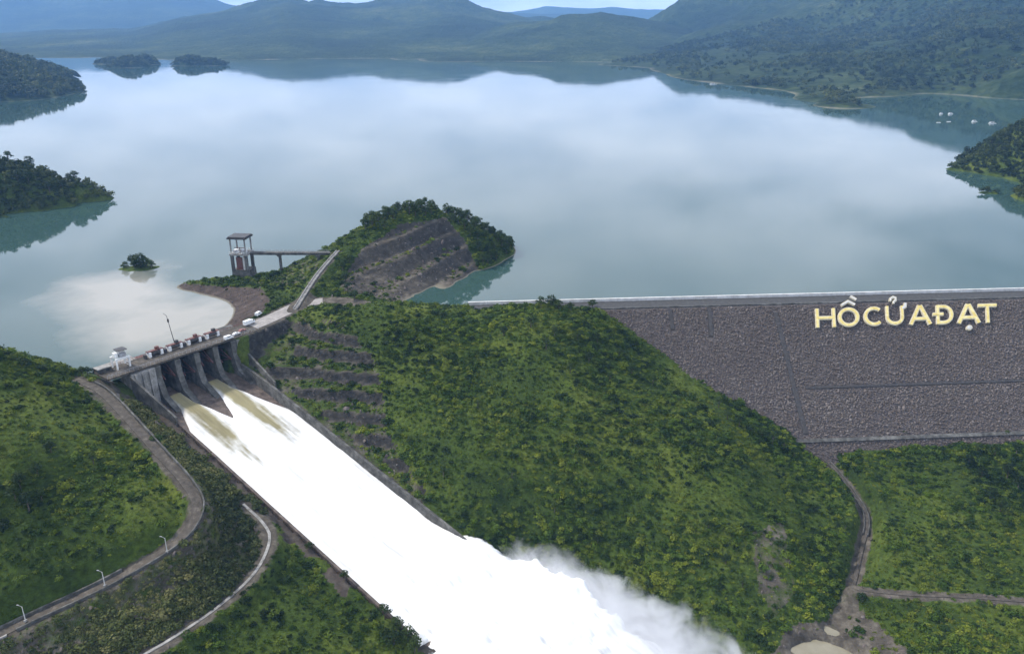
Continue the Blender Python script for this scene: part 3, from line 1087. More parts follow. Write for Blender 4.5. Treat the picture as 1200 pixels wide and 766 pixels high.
def dome(cx, cy, rx, ry, h, rot, seed, power=1.0, lump=0.35):
    ca, sa = math.cos(rot), math.sin(rot)

    def f(X, Y):
        a = ((X - cx) * ca + (Y - cy) * sa) / rx
        b = (-(X - cx) * sa + (Y - cy) * ca) / ry
        r = np.sqrt(a * a + b * b) * (1 + fbm(X / (rx * 0.5) + 3, Y / (ry * 0.5), seed, 3) * lump)
        return np.where(r < 1.25, h * (np.clip(1 - r * r, -0.6, 1)) ** 1 if power == 1.0 else h * np.sign(1 - r) * np.abs(1 - r) ** power, -8.0)
    return f


def island(name, cx, cy, rx, ry, h, rot=0.0, seed=1, n=70, power=1.0, lump=0.35, mat='hill'):
    f = dome(cx, cy, rx, ry, h, rot, seed, power, lump)
    R = max(rx, ry) * 1.3
    o = height_sheet(name, np.linspace(cx - R, cx + R, n), np.linspace(cy - R, cy + R, n), f, M[mat])
    return f


# ------------------------------------------------------------------ roads, paths
tag(ribbon('access_road', ROAD, 4.0, M['roaddirt'], 1.2), kind='structure')
tag(ribbon('lower_track', TRACK, 1.2, M['concrete'], 1.2), kind='structure')
tag(ribbon('bridge_approach_road', APRON[:-8], 11.0, M['apron'], 1.5), kind='structure')
ZT = lambda P: np.array([[p[0], p[1], max(p[2], gz(p[0], p[1])) + 0.05] for p in P])
tag(ribbon('stony_path', PLAINTRACK, 1.3, M['roaddirt'], 1.2), kind='structure')
w = MB()
# parapet along the outer side of the access road
RP = ROAD[4:62]
d_ = np.gradient(RP[:, :2], axis=0)
d_ /= np.linalg.norm(d_, axis=1)[:, None]
nr = np.stack([-d_[:, 1], d_[:, 0]], 1)
side = RP.copy()
side[:, :2] += nr * 2.7
side[:, 2] += 0.95
o = ribbon('road_parapet', side, 0.6, M['concrete_dark'], 2.4)
tag(o, 'long weathered concrete parapet curving along the outer edge of the hillside road', 'wall')
# pale kerb on the outer side of the lower half of the road
RP2 = ROAD[62:]
d_ = np.gradient(RP2[:, :2], axis=0)
d_ /= np.linalg.norm(d_, axis=1)[:, None]
nr = np.stack([-d_[:, 1], d_[:, 0]], 1)
side = RP2.copy()
side[:, :2] += nr * 2.6
side[:, 2] += 0.35
tag(ribbon('road_kerb', side, 0.8, M['concrete'], 1.6), 'pale concrete kerb along the lower stretch of the hillside road', 'kerb')
RP3 = ROAD[50:]
d_ = np.gradient(RP3[:, :2], axis=0)
d_ /= np.linalg.norm(d_, axis=1)[:, None]
nr = np.stack([-d_[:, 1], d_[:, 0]], 1)
side = RP3.copy()
side[:, :2] -= nr * 2.7
side[:, 2] += 1.1
tag(ribbon('retaining_wall', side, 0.7, M['concrete_dark'], 2.6), 'low dark retaining wall between the hillside road and the green hill', 'wall')
for i, (x, y, lab) in enumerate([(30, 727, 'thin pale post on the kerb, lowest down the hillside road'), (123, 686, 'thin pale post on the kerb, middle one of the three beside the hillside road'),
                                 (196, 646, 'thin pale post on the kerb just below the bend of the hillside road')]):
    zr = [-30.4, -25.2, -20.2][i]
    q = at_z(x, y, zr)
    e = tag(empty('marker_post', q), lab, 'post', 'posts along the hillside road')
    MB().tube((0, 0, -1.5), (0, 0, 6.2), 0.2, 0.13, 8).build('pole', M['pale'], e)
    MB().box((0, 0, 0.1), (0.9, 0.9, 0.7)).build('footing', M['concrete'], e)
    MB().tube((0, 0, 6.1), (-1.3, 0.3, 6.6), 0.09, 0.07, 6).build('arm', M['greysteel'], e)
    MB().box((-1.6, 0.36, 6.62), (0.9, 0.35, 0.18), 2.9).build('lamp_head', M['greysteel'], e)

# ------------------------------------------------------------------ rockfill dam
DL = 900.0
dam = tag(empty('rockfill_dam', damp(200, 5, -50)), 'long grey rockfill dam with a straight crest holding back the reservoir', 'dam')
DLOC = Vector(dam.location)


def dpart(mb, name, mat, parent=dam):
    o = mb.build(name, mat, parent)
    o.matrix_parent_inverse = Matrix.Translation(-DLOC)
    return o


ZB = -62.0
dB = CREST_W + (6.0 - ZB) * SLOPE
m = MB()
a0, a1 = 2.0, DL
prof = [(-6.5, 5.6), (CREST_W, 5.6), (dB, ZB - 0.4), (-6.5 - 1.4 * 40, -34)]
m.add([damp(a0, d, z) for d, z in prof] + [damp(a1, d, z) for d, z in prof], [(3, 2, 1, 0), (4, 5, 6, 7), (0, 1, 5, 4), (1, 2, 6, 5), (2, 3, 7, 6), (3, 0, 4, 7)])
dpart(m, 'embankment', M['rockbed'])
m = MB()
m.hexa([damp(a0, -4.0, 5.4), damp(a1, -4.0, 5.4), damp(a1, 8.6, 5.4), damp(a0, 8.6, 5.4)], [damp(a0, -4.0, 5.95), damp(a1, -4.0, 5.95), damp(a1, 8.6, 5.95), damp(a0, 8.6, 5.95)])
dpart(m, 'crest_road', M['asphalt'])
for k_ in range(75):      # upstream parapet in cast lengths
    b0, b1 = a0 + k_ * 12.0, a0 + k_ * 12.0 + 11.9
    if b0 > 460:
        b1 = a1
    m = MB()
    m.hexa([damp(b0, -5.0, 4.5), damp(b1, -5.0, 4.5), damp(b1, -4.3, 4.5), damp(b0, -4.3, 4.5)], [damp(b0, -5.0, 7.5), damp(b1, -5.0, 7.5), damp(b1, -4.3, 7.5), damp(b0, -4.3, 7.5)])
    m.hexa([damp(b0, -5.4, 7.5), damp(b1, -5.4, 7.5), damp(b1, -4.1, 7.5), damp(b0, -4.1, 7.5)], [damp(b0, -5.4, 7.75), damp(b1, -5.4, 7.75), damp(b1, -4.1, 7.75), damp(b0, -4.1, 7.75)])
    dpart(m, 'parapet_panel', M['pale'])
    if b0 > 460:
        break
m = MB()
m.hexa([damp(a0, 8.7, 5.0), damp(a1, 8.7, 5.0), damp(a1, 9.6, 5.0), damp(a0, 9.6, 5.0)], [damp(a0, 8.7, 6.5), damp(a1, 8.7, 6.5), damp(a1, 9.6, 6.5), damp(a0, 9.6, 6.5)])
dpart(m, 'downstream_kerb', M['concrete_dark'])


def face_pt(a, z, lift=0.0):
    d = CREST_W + (6.0 - z) * SLOPE
    nz = SLOPE / math.hypot(1, SLOPE)
    nd = 1 / math.hypot(1, SLOPE)
    return damp(a, d + lift * nd, z + lift * nz)


def face_strip(za, zb, a_top, a_bot, width, lift, mat, name):
    m = MB()
    n_ = 24
    for i in range(n_):
        f0, f1 = i / n_, (i + 1) / n_
        z0, z1 = za + (zb - za) * f0, za + (zb - za) * f1 + 0.02
        x0, x1 = a_top + (a_bot - a_top) * f0, a_top + (a_bot - a_top) * f1
        m.hexa([face_pt(x0 - width / 2, z0, -0.5), face_pt(x0 + width / 2, z0, -0.5), face_pt(x1 + width / 2, z1, -0.5), face_pt(x1 - width / 2, z1, -0.5)],
               [face_pt(x0 - width / 2, z0, lift), face_pt(x0 + width / 2, z0, lift), face_pt(x1 + width / 2, z1, lift), face_pt(x1 - width / 2, z1, lift)])
    return dpart(m, name, mat)


def dam_az(x, y):
    p = dam_hit(x, y)
    a, d = dam_inv(p[0], p[1])
    return a, p[2]


STRIPS = []
for (x0, y0, x1, y1, wd) in [(785, 362, 788, 386, 2.2), (831, 360, 834, 394, 2.4), (909, 366, 944, 508, 2.6)]:
    q0, q1 = dam_az(x0, y0), dam_az(x1, y1)
    face_strip(q0[1], q1[1], q0[0], q1[0], wd, 0.25, M['steel'], 'drain_gutter')
    STRIPS.append((q0, q1, wd))
b0, b1 = dam_az(945, 457), dam_az(1199, 443)
BERMZ = (b0[1] + b1[1]) / 2
m = MB()
m.hexa([face_pt(b0[0], BERMZ - 0.4, -0.5), face_pt(a1, BERMZ - 0.4, -0.5), face_pt(a1, BERMZ + 0.4, -0.5), face_pt(b0[0], BERMZ + 0.4, -0.5)],
       [face_pt(b0[0], BERMZ - 0.4, 0.3), face_pt(a1, BERMZ - 0.4, 0.3), face_pt(a1, BERMZ + 0.4, 0.3), face_pt(b0[0], BERMZ + 0.4, 0.3)])
dpart(m, 'berm_gutter', M['steel'])
m = MB()
tz = -50.2
q0, q1 = dam_az(938, 516), dam_az(1199, 508)
m.hexa([face_pt(q0[0] - 4, q0[1] - 1.0, -1), face_pt(a1, q1[1] - 1.0, -1), face_pt(a1, q1[1] + 0.7, -1), face_pt(q0[0] - 4, q0[1] + 0.7, -1)],
       [face_pt(q0[0] - 4, q0[1] - 1.0, 0.9), face_pt(a1, q1[1] - 1.0, 0.9), face_pt(a1, q1[1] + 0.3, 0.7), face_pt(q0[0] - 4, q0[1] + 0.3, 0.7)])
dpart(m, 'toe_kerb', M['concrete_dark'])
m = MB()
m.box((at_z(938, 520, -50)[0], at_z(938, 520, -50)[1], -50.4), (14, 7, 2.2), 0.1)
dpart(m, 'toe_slab', M['apron'])


def rock_mesh(seed, rough=0.22):
    bm = bmesh.new()
    bmesh.ops.create_icosphere(bm, subdivisions=1, radius=0.5)
    r = random.Random(seed)
    for v in bm.verts:
        v.co *= 1 + r.uniform(-rough, rough)
        v.co.x *= 1.1
        v.co.z *= 0.75
    V = [tuple(v.co) for v in bm.verts]
    F = [tuple(v.index for v in f.verts) for f in bm.faces]
    bm.free()
    return V, F


rocks = [loose('rock', *rock_mesh(s_), M['stone']) for s_ in range(6)]
na_, nd_ = int((480 - 40) / 1.05), int(76 / 0.82)
aa, zz_ = np.meshgrid(np.linspace(40, 480, na_), np.linspace(5.2, -56, nd_))
aa = aa.ravel() + RNG.uniform(-0.6, 0.6, aa.size)
zz_ = zz_.ravel() + RNG.uniform(-0.35, 0.35, zz_.size)
dist_ = CREST_W + (6.0 - zz_) * SLOPE
rxp = D0[0] + DE[0] * aa + DN[0] * dist_
ryp = D0[1] + DE[1] * aa + DN[1] * dist_
ok = (grid_at(ZZ, rxp, ryp) < zz_ + 0.5)
for q0, q1, wd in STRIPS:
    f = np.clip((zz_ - q0[1]) / (q1[1] - q0[1]), 0, 1)
    inz = (zz_ < q0[1] + 1) & (zz_ > q1[1] - 1)
    ok &= ~(inz & (np.abs(aa - (q0[0] + (q1[0] - q0[0]) * f)) < wd / 2 + 0.3))
ok &= ~((np.abs(zz_ - BERMZ) < 0.8) & (aa > b0[0]))
rxp, ryp, rzp = rxp[ok], ryp[ok], zz_[ok]
n_ = len(rxp)
s_ = RNG.lognormal(-0.02, 0.28, n_)
rip = scatter('riprap', np.c_[rxp - DLOC.x, ryp - DLOC.y, rzp - 0.08 - DLOC.z], RNG.uniform(0, 6.28, (n_, 3)) * np.array([0.15, 0.15, 1]) + np.array([0.6, 0, 0]), np.c_[s_, s_, s_ * 0.9], RNG.integers(0, 6, n_), rocks, dam)
rip['label'] = 'dumped grey and purplish stones covering the face of the dam'

# ------------------------------------------------------------------ letters on the dam face
# glyphs as strokes in a box 1 wide, 1 high


def arc(cx, cy, rx, ry, a0_, a1_, n=18):
    return [(cx + rx * math.cos(math.radians(a0_ + (a1_ - a0_) * i / n)), cy + ry * math.sin(math.radians(a0_ + (a1_ - a0_) * i / n))) for i in range(n + 1)]


W = 0.078
GLYPH = {
    'H': [('body', [(W, 0), (W, 1)]), ('body', [(1 - W, 0), (1 - W, 1)]), ('body', [(W, .5), (1 - W, .5)])],
    'O': [('body', arc(.5, .5, .5 - W, .5 - W, 90, 450, 28))],
    'C': [('body', arc(.55, .5, .5 - W, .5 - W, 48, 312, 22))],
    'U': [('body', [(W, 1), (W, .4)] + arc(.5, .42, .5 - W, .42 - W, 180, 360, 14) + [(1 - W, .4), (1 - W, 1)])],
    'A': [('body', [(W * .8, 0), (.5 - .02, 1)]), ('body', [(1 - W * .8, 0), (.5 + .02, 1)]), ('body', [(.2, .3), (.8, .3)])],
    'D': [('body', [(.16, 0), (.16, 1)]), ('body', [(.16, 1 - W)] + arc(.45, .5, .5 - W, .5 - W, 90, -90, 14) + [(.16, W)])],
    'T': [('body', [(0, 1 - W), (1, 1 - W)]), ('body', [(.5, 0), (.5, 1 - W)])],
}
MARKS = {
    1: [('circumflex', [(.18, 1.14), (.5, 1.34), (.82, 1.14)], .055), ('grave_accent', [(.62, 1.62), (.9, 1.42)], .055)],
    3: [('hook', [(.28, 1.26), (.30, 1.40), (.44, 1.48), (.58, 1.42), (.58, 1.30), (.46, 1.22), (.46, 1.12)], .05), ('horn', [(.92, .86), (1.10, .95), (1.12, 1.14)], .075)],
    5: [('crossbar', [(-.10, .52), (.44, .52)], .075)],
    6: [('dot', arc(.5, -.24, .05, .05, 0, 360, 10), .07)],
}


def stroke(mb, pts, hw, tf, d0, d1):
    P = [Vector((x, y)) for x, y in pts]
    n = len(P)
    closed = (P[0] - P[-1]).length < 1e-6
    Lp, Rp = [], []
    for i in range(n):
        if closed:
            a, b = P[(i - 1) % (n - 1)], P[(i + 1) % (n - 1)]
        else:
            a, b = P[max(i - 1, 0)], P[min(i + 1, n - 1)]
        d = (b - a).normalized()
        nn = Vector((-d.y, d.x))
        k_ = 1.0
        if 0 < i < n - 1:
            e0 = (P[i] - P[i - 1]).normalized()
            k_ = 1 / max(0.5, abs(e0.dot(d)))
        Lp.append(P[i] + nn * hw * k_)
        Rp.append(P[i] - nn * hw * k_)
    vs = [tf(p.x, p.y, d1) for p in Lp] + [tf(p.x, p.y, d1) for p in Rp] + [tf(p.x, p.y, d0) for p in Lp] + [tf(p.x, p.y, d0) for p in Rp]
    fs = []
    for i in range(n - 1):
        fs += [(i, n + i, n + i + 1, i + 1), (i, i + 1, 2 * n + i + 1, 2 * n + i), (n + i + 1, n + i, 3 * n + i, 3 * n + i + 1), (2 * n + i, 2 * n + i + 1, 3 * n + i + 1, 3 * n + i)]
    if not closed:
        fs += [(0, 2 * n, 3 * n, n), (n - 1, 2 * n - 1, 4 * n - 1, 3 * n - 1)]
    mb.add(vs, fs)


LETTERS = [('H', 955, 978, 363, 385), ('O', 981, 1006, 362, 384), ('C', 1010, 1034, 361, 383), ('U', 1037, 1058, 360, 382), ('A', 1064, 1090, 359.5, 381.5),
           ('D', 1094, 1117, 359, 381), ('A', 1120, 1147, 358, 380), ('T', 1145, 1167, 357.5, 379.5)]
LNAME = ['letter H', 'letter O with circumflex and grave accent', 'letter C', 'letter U with hook and horn', 'letter A without any mark', 'letter D with a crossbar', 'letter A with a dot below', 'letter T']
for i, (g, x0, x1, yt, yb) in enumerate(LETTERS):
    al, zl = dam_az((x0 + x1) / 2 + 0.6, yb)
    ah, zh = dam_az((x0 + x1) / 2 - 0.6, yt)
    wl = dam_az(x1, (yt + yb) / 2)[0] - dam_az(x0, (yt + yb) / 2)[0]
    e = empty('sign_letter', face_pt(al, zl, 0.0))
    tag(e, 'large yellow %s mounted high on the dam face' % LNAME[i], 'letter', 'big letters mounted on the dam')
    EL = Vector(e.location)

    def tf(x, y, d, al=al, ah=ah, zl=zl, zh=zh, wl=wl, EL=EL):
        a = al + (ah - al) * y + (x - 0.5) * wl
        return Vector(face_pt(a, zl + (zh - zl) * y, d)) - EL
    body, face = MB(), MB()
    for j, (_, pts) in enumerate(GLYPH[g]):
        stroke(body, pts, W + 0.018, tf, 0.5, 1.55 + j * 0.03)
        stroke(face, pts, W - 0.02, tf, 1.5, 1.72 + j * 0.03)
    body.build('edge', M['cream'], e)
    face.build('face', M['yellow'], e)
    for nm, pts, hw in MARKS.get(i, []):
        mk, mf = MB(), MB()
        stroke(mk, pts, hw + 0.015, tf, 0.5, 1.70)
        stroke(mf, pts, hw - 0.025, tf, 1.6, 1.88)
        q = mk.build(nm, M['cream'], e)
        mf.build('face', M['pale'] if nm != 'crossbar' else M['yellow'], q)
    for fx in (0.15, 0.85):
        for fy in (0.12, 0.9):
            MB().tube(tf(fx, fy, -0.4), tf(fx, fy, 0.52), 0.12, 0.12, 6).build('support', M['steel'], e)

# ------------------------------------------------------------------ spillway chute
ch = tag(empty('spillway_chute', sp(CL / 2, CW / 2, -45)), 'long sloping concrete spillway chute filled with white water', 'spillway')
CLOC = Vector(ch.location)


def cpart(mb, name, mat, parent=ch, loc=CLOC):
    o = mb.build(name, mat, parent)
    o.matrix_parent_inverse = Matrix.Translation(-loc)
    return o


m = MB()
ts = np.linspace(-36, CL, 22)
for t0, t1 in zip(ts[:-1], ts[1:]):
    z0, z1 = float(floor_z(t0)), float(floor_z(t1))
    m.hexa([sp(t0, -0.4, z0 - 2.5), sp(t0, CW + 0.4, z0 - 2.5), sp(t1, CW + 0.4, z1 - 2.5), sp(t1, -0.4, z1 - 2.5)],
           [sp(t0, -0.4, z0), sp(t0, CW + 0.4, z0), sp(t1, CW + 0.4, z1), sp(t1, -0.4, z1)])
cpart(m, 'floor_slab', M['concrete_wet'])
step = 11.0
for s0, s1, hh in ((-1.4, -0.1, 6.0), (CW + 0.1, CW + 1.5, 6.6)):
    t0 = -22.0
    while t0 < CL - 1:
        t1 = min(t0 + step - 0.12, CL)
        z0, z1 = float(floor_z(t0)), float(floor_z(t1))
        jog = random.uniform(-0.05, 0.05)
        m = MB()
        m.hexa([sp(t0, s0 + jog, z0 - 2.6), sp(t0, s1 + jog, z0 - 2.6), sp(t1, s1 + jog, z1 - 2.6), sp(t1, s0 + jog, z1 - 2.6)],
               [sp(t0, s0 + jog, z0 + hh), sp(t0, s1 + jog, z0 + hh), sp(t1, s1 + jog, z1 + hh), sp(t1, s0 + jog, z1 + hh)])
        pn = cpart(m, 'wall_panel', M['concrete_wet'] if s0 < 0 else M['concrete_dark'])
        m = MB()
        m.hexa([sp(t0, s0 - 0.25 + jog, z0 + hh), sp(t0, s1 + 0.2 + jog, z0 + hh), sp(t1, s1 + 0.2 + jog, z1 + hh), sp(t1, s0 - 0.25 + jog, z1 + hh)],
               [sp(t0, s0 - 0.25 + jog, z0 + hh + 0.35), sp(t0, s1 + 0.2 + jog, z0 + hh + 0.35), sp(t1, s1 + 0.2 + jog, z1 + hh + 0.35), sp(t1, s0 - 0.25 + jog, z1 + hh + 0.35)])
        q = m.build('coping', M['concrete_dark'], pn)
        q.matrix_parent_inverse = pn.matrix_parent_inverse.copy()
        t0 += step
# flip bucket lip and the rough rock block at the chute's end
m = MB()
zE = float(floor_z(CL))
m.hexa([sp(CL - 6, -1.4, zE - 9), sp(CL - 6, CW + 1.5, zE - 9), sp(CL + 2.5, CW + 1.5, zE - 11), sp(CL + 2.5, -1.4, zE - 11)],
       [sp(CL - 6, -1.4, zE + 0.1), sp(CL - 6, CW + 1.5, zE + 0.1), sp(CL + 2.5, CW + 1.5, zE + 1.2), sp(CL + 2.5, -1.4, zE + 1.2)])
cpart(m, 'flip_lip', M['concrete_wet'])

# ------------------------------------------------------------------ gate structure and bridge
br = tag(empty('spillway_bridge', sp(-32, 30, -10)), 'grey concrete spillway gate structure with tall piers carrying a road deck', 'bridge')
BLOC = Vector(br.location)
bp = lambda mb, name, mat: cpart(mb, name, mat, br, BLOC)
PIER_S = [8.0, 19.0, 30.0, 41.0, 52.0]
for s_ in PIER_S:
    m = MB()
    hw = 1.5
    # side outline in (t, z)
    out = [(-52, -16), (-52, -1), (-47, 2.0), (-40, 4.6), (-26.0, 4.6), (-25.6, -2), (-22, -11), (-11, -16.2), (-8, -21), (-30, -24)]
    n_ = len(out)
    vs = [sp(t, s_ - hw, z) for t, z in out] + [sp(t, s_ + hw, z) for t, z in out]
    fs = [tuple(range(n_)), tuple(range(2 * n_ - 1, n_ - 1, -1))] + [(i, n_ + i, n_ + (i + 1) % n_, (i + 1) % n_) for i in range(n_)]
    m.add(vs, fs)
    o = bp(m, 'pier', M['concrete_dark'])
    # added pale strip: bright light beside the pier, put into shape and colour
    m = MB()
    m.hexa([sp(-25.7, s_ + 0.5, -18), sp(-25.7, s_ + 1.4, -18), sp(-24.6, s_ + 1.4, -18), sp(-24.6, s_ + 0.5, -18)], [sp(-25.7, s_ + 0.5, 4.2), sp(-25.7, s_ + 1.4, 4.2), sp(-25.0, s_ + 1.4, 4.2), sp(-25.0, s_ + 0.5, 4.2)])
    q = m.build('rib', M['pale'], o)
    q.matrix_parent_inverse = o.matrix_parent_inverse.copy()
# abutments
m = MB()
m.hexa([sp(-50, -6, -22), sp(-50, 6.4, -22), sp(-24.5, 6.4, -22), sp(-24.5, -6, -22)], [sp(-50, -6, 4.6), sp(-50, 6.4, 4.6), sp(-25.5, 6.4, 4.6), sp(-25.5, -6, 4.6)])
bp(m, 'abutment', M['concrete'])
m = MB()
for kk in range(3):
    s0 = -4.5 + kk * 3.6
    m.hexa([sp(-24.6, s0, -18), sp(-24.6, s0 + 1.0, -18), sp(-23.2, s0 + 1.0, -18), sp(-23.2, s0, -18)], [sp(-25.4, s0, 4.3), sp(-25.4, s0 + 1.0, 4.3), sp(-24.6, s0 + 1.0, 4.3), sp(-24.6, s0, 4.3)])
bp(m, 'abutment_ribs', M['concrete'])
m = MB()
m.hexa([sp(-50, 53.6, -22), sp(-50, 66, -22), sp(-24.5, 62, -22), sp(-24.5, 53.6, -22)], [sp(-50, 53.6, 4.6), sp(-50, 66, 4.6), sp(-25.2, 62, 4.6), sp(-25.2, 53.6, 4.6)])
bp(m, 'abutment', M['concrete_dark'])
# wing wall on the left between road and chute
m = MB()
m.hexa([sp(-25, -7, -16), sp(-25, -5.8, -16), sp(4, -0.9, -17), sp(4, -1.9, -17)], [sp(-25, -7, 4.2), sp(-25, -5.8, 4.2), sp(4, -0.9, -11.2), sp(4, -1.9, -11.2)])
bp(m, 'wing_wall', M['concrete_dark'])
m = MB()
m.hexa([sp(-25, 58.0, -16), sp(-25, 59.2, -16), sp(6, 54.8, -17), sp(6, 53.7, -17)], [sp(-25, 58.0, -3.0), sp(-25, 59.2, -3.0), sp(6, 54.8, -11.6), sp(6, 53.7, -11.6)])
bp(m, 'wing_wall', M['concrete_dark'])
# deck slabs, one per span, with girders
edges = [-17.0, -6.0, 2.0] + PIER_S + [60.0, 70.0]
for s0, s1 in zip(edges[:-1], edges[1:]):
    m = MB()
    m.hexa([sp(-40.5, s0 + 0.03, 5.0), sp(-40.5, s1 - 0.03, 5.0), sp(-26.6, s1 - 0.03, 5.0), sp(-26.6, s0 + 0.03, 5.0)], [sp(-40.5, s0 + 0.03, BRZ), sp(-40.5, s1 - 0.03, BRZ), sp(-26.6, s1 - 0.03, BRZ), sp(-26.6, s0 + 0.03, BRZ)])
    o = bp(m, 'deck_span', M['roaddirt'])
    m = MB()
    for tt in (-39.5, -33.5, -27.6):
        m.hexa([sp(tt, s0 + 0.06, 3.4), sp(tt, s1 - 0.06, 3.4), sp(tt + 0.8, s1 - 0.06, 3.4), sp(tt + 0.8, s0 + 0.06, 3.4)], [sp(tt, s0 + 0.06, 4.99), sp(tt, s1 - 0.06, 4.99), sp(tt + 0.8, s1 - 0.06, 4.99), sp(tt + 0.8, s0 + 0.06, 4.99)])
    q = m.build('girder', M['concrete_dark'], o)
    q.matrix_parent_inverse = o.matrix_parent_inverse.copy()
    m = MB()
    m.hexa([sp(-27.1, s0 + 0.1, BRZ), sp(-27.1, s1 - 0.1, BRZ), sp(-26.4, s1 - 0.1, BRZ), sp(-26.4, s0 + 0.1, BRZ)], [sp(-27.1, s0 + 0.1, BRZ + 0.9), sp(-27.1, s1 - 0.1, BRZ + 0.9), sp(-26.4, s1 - 0.1, BRZ + 0.9), sp(-26.4, s0 + 0.1, BRZ + 0.9)])
    q = m.build('kerb', M['concrete'], o)
    q.matrix_parent_inverse = o.matrix_parent_inverse.copy()
# railings
for tt, mat in ((-40.3, 'redsteel'), (-26.75, 'greysteel')):
    m = MB()
    for s0 in np.arange(-16.8, 70, 2.2):
        m.tube(sp(tt, s0, BRZ), sp(tt, s0, BRZ + 1.3 + (0.6 if tt > -30 else 0)), 0.07, 0.07, 5)
    for hh in ((0.5, 0.9, 1.3) if tt < -30 else (1.3, 1.9)):
        m.tube(sp(tt, -17, BRZ + hh), sp(tt, 69.8, BRZ + hh), 0.06, 0.06, 5)
    bp(m, 'railing', M[mat])
# second footway girder on the upstream side (stoplog beam)
m = MB()
m.hexa([sp(-47.2, 2, 3.2), sp(-47.2, 60, 3.2), sp(-44.6, 60, 3.2), sp(-44.6, 2, 3.2)], [sp(-47.2, 2, 4.3), sp(-47.2, 60, 4.3), sp(-44.6, 60, 4.3), sp(-44.6, 2, 4.3)])
bp(m, 'footway', M['redsteel'])

# radial gates, one to a bay
ORD = ['nearest the left bank', 'second from the left bank', 'third from the left bank', 'nearest the right bank']
OPEN = [True, False, True, False]
for k_ in range(4):
    s0, s1 = PIER_S[k_] + 1.55, PIER_S[k_ + 1] - 1.55
    lift = 5.0 if OPEN[k_] else 0.0
    e = tag(empty('radial_gate', sp(-40, (s0 + s1) / 2, -12)), 'dark steel spillway gate between two piers, %s' % ORD[k_], 'gate', 'gates between the spillway piers')
    EL = Vector(e.location)
    m = MB()
    pts = []
    for i in range(11):
        a = math.radians(-32 + i * 64 / 10)
        pts.append((-24 - 16 * math.cos(a), -5 + lift + 13 * math.sin(a)))
    for (ta, za), (tb, zb) in zip(pts[:-1], pts[1:]):
        m.hexa([sp(ta, s0, za), sp(ta, s1, za), sp(ta + 0.4, s1, za), sp(ta + 0.4, s0, za)], [sp(tb, s0, zb - 0.001), sp(tb, s1, zb - 0.001), sp(tb + 0.4, s1, zb - 0.001), sp(tb + 0.4, s0, zb - 0.001)])
    cpart(m, 'skin_plate', M['steel'], e, EL)
    for ss in (s0 + 1.2, s1 - 1.2):
        m = MB()
        for i in (2, 5, 8):
            m.tube(sp(pts[i][0] + 0.3, ss, pts[i][1]), sp(-25.5, ss, -5 + lift * 0.3), 0.3, 0.3, 6)
        cpart(m, 'arm', M['redsteel'], e, EL)

# hoists on the deck, one over each bay
for k_ in range(4):
    sc_ = (PIER_S[k_] + PIER_S[k_ + 1]) / 2
    e = tag(empty('gate_hoist', sp(-37.5, sc_, BRZ), math.atan2(N2[1], N2[0])), 'white gate hoist on the bridge deck above the gate %s' % ORD[k_], 'hoist', 'gate hoists along the bridge deck')
    e.scale = (1.25, 1.25, 1.4)
    MB().box((-2.6, 0, 0.9), (1.1, 2.4, 1.8)).build('pedestal', M['white'], e)
    MB().box((2.6, 0, 0.9), (1.1, 2.4, 1.8)).build('pedestal', M['white'], e)
    MB().box((0, 0.2, 1.95), (6.9, 1.6, 0.3)).build('beam', M['redsteel'], e)
    MB().tube((-1.9, -0.2, 1.1), (1.9, -0.2, 1.1), 0.75, 0.75, 14).build('drum', M['steel'], e)
    MB().box((1.2, 0.3, 2.6), (1.5, 1.2, 1.0)).build('motor_housing', M['steel'] if k_ % 2 else M['redsteel'], e)
    MB().tube((-2.6, 0.9, 1.8), (-4.1, -1.4, 3.3), 0.14, 0.10, 6).build('strut', M['white'], e)
    MB().box((-4.6, -0.6, 0.75), (0.9, 1.6, 1.5)).build('control_box', M['steel'], e)

# gantry crane with cabin at the left end
e = tag(empty('gantry_crane', sp(-36.5, -5.0, BRZ), math.atan2(N2[1], N2[0])), 'white steel gantry crane with a small dark roof at the left end of the bridge', 'crane')
for px_ in (-3.2, 3.2):
    for py_ in (-2.6, 2.6):
        MB().box((px_, py_, 2.6), (0.7, 0.7, 5.2)).build('leg', M['white'], e)
MB().box((0, 2.6, 5.4), (7.4, 0.8, 0.8)).build('beam', M['white'], e)
MB().box((0, -2.6, 5.4), (7.4, 0.8, 0.8)).build('beam', M['white'], e)
o = MB().box((0.8, 0, 6.6), (3.4, 3.6, 1.8)).build('trolley', M['greysteel'], e)
MB().box((0.8, 0, 9.3), (4.8, 4.8, 0.3)).build('roof', M['steel'], e)
MB().box((-0.9, -1.4, 8.3), (0.25, 0.25, 1.9)).box((2.5, -1.4, 8.3), (0.25, 0.25, 1.9)).box((-0.9, 1.4, 8.3), (0.25, 0.25, 1.9)).box((2.5, 1.4, 8.3), (0.25, 0.25, 1.9)).build('roof_posts', M['white'], e)
MB().box((-2.2, 0, 7.0), (1.8, 2.4, 2.4)).build('cabin', M['white'], e)
m = MB()
for i in range(6):
    m.tube((3.2, -2.6, 0.7 + i * 0.8), (3.2, 2.6, 0.2 + i * 0.8 + (0.9 if i % 2 else 0)), 0.1, 0.1, 5)
m.build('bracing', M['white'], e)

# machine house behind it, low dark shed
e = tag(empty('equipment_shed', sp(-38, -13.5, BRZ - 0.6), math.atan2(N2[1], N2[0])), 'low dark shed with a flat roof beside the gantry crane', 'shed')
MB().box((0, 0, 1.4), (6.5, 4.0, 2.8)).build('wall', M['concrete_dark'], e)
MB().box((0, 0, 2.95), (7.4, 5.0, 0.3)).build('roof', M['concrete'], e)
MB().box((-1.5, -2.03, 1.1), (1.1, 0.08, 2.1)).build('door', M['steel'], e)
MB().box((1.4, -2.03, 1.6), (1.6, 0.08, 1.0)).build('window', M['glass'], e)

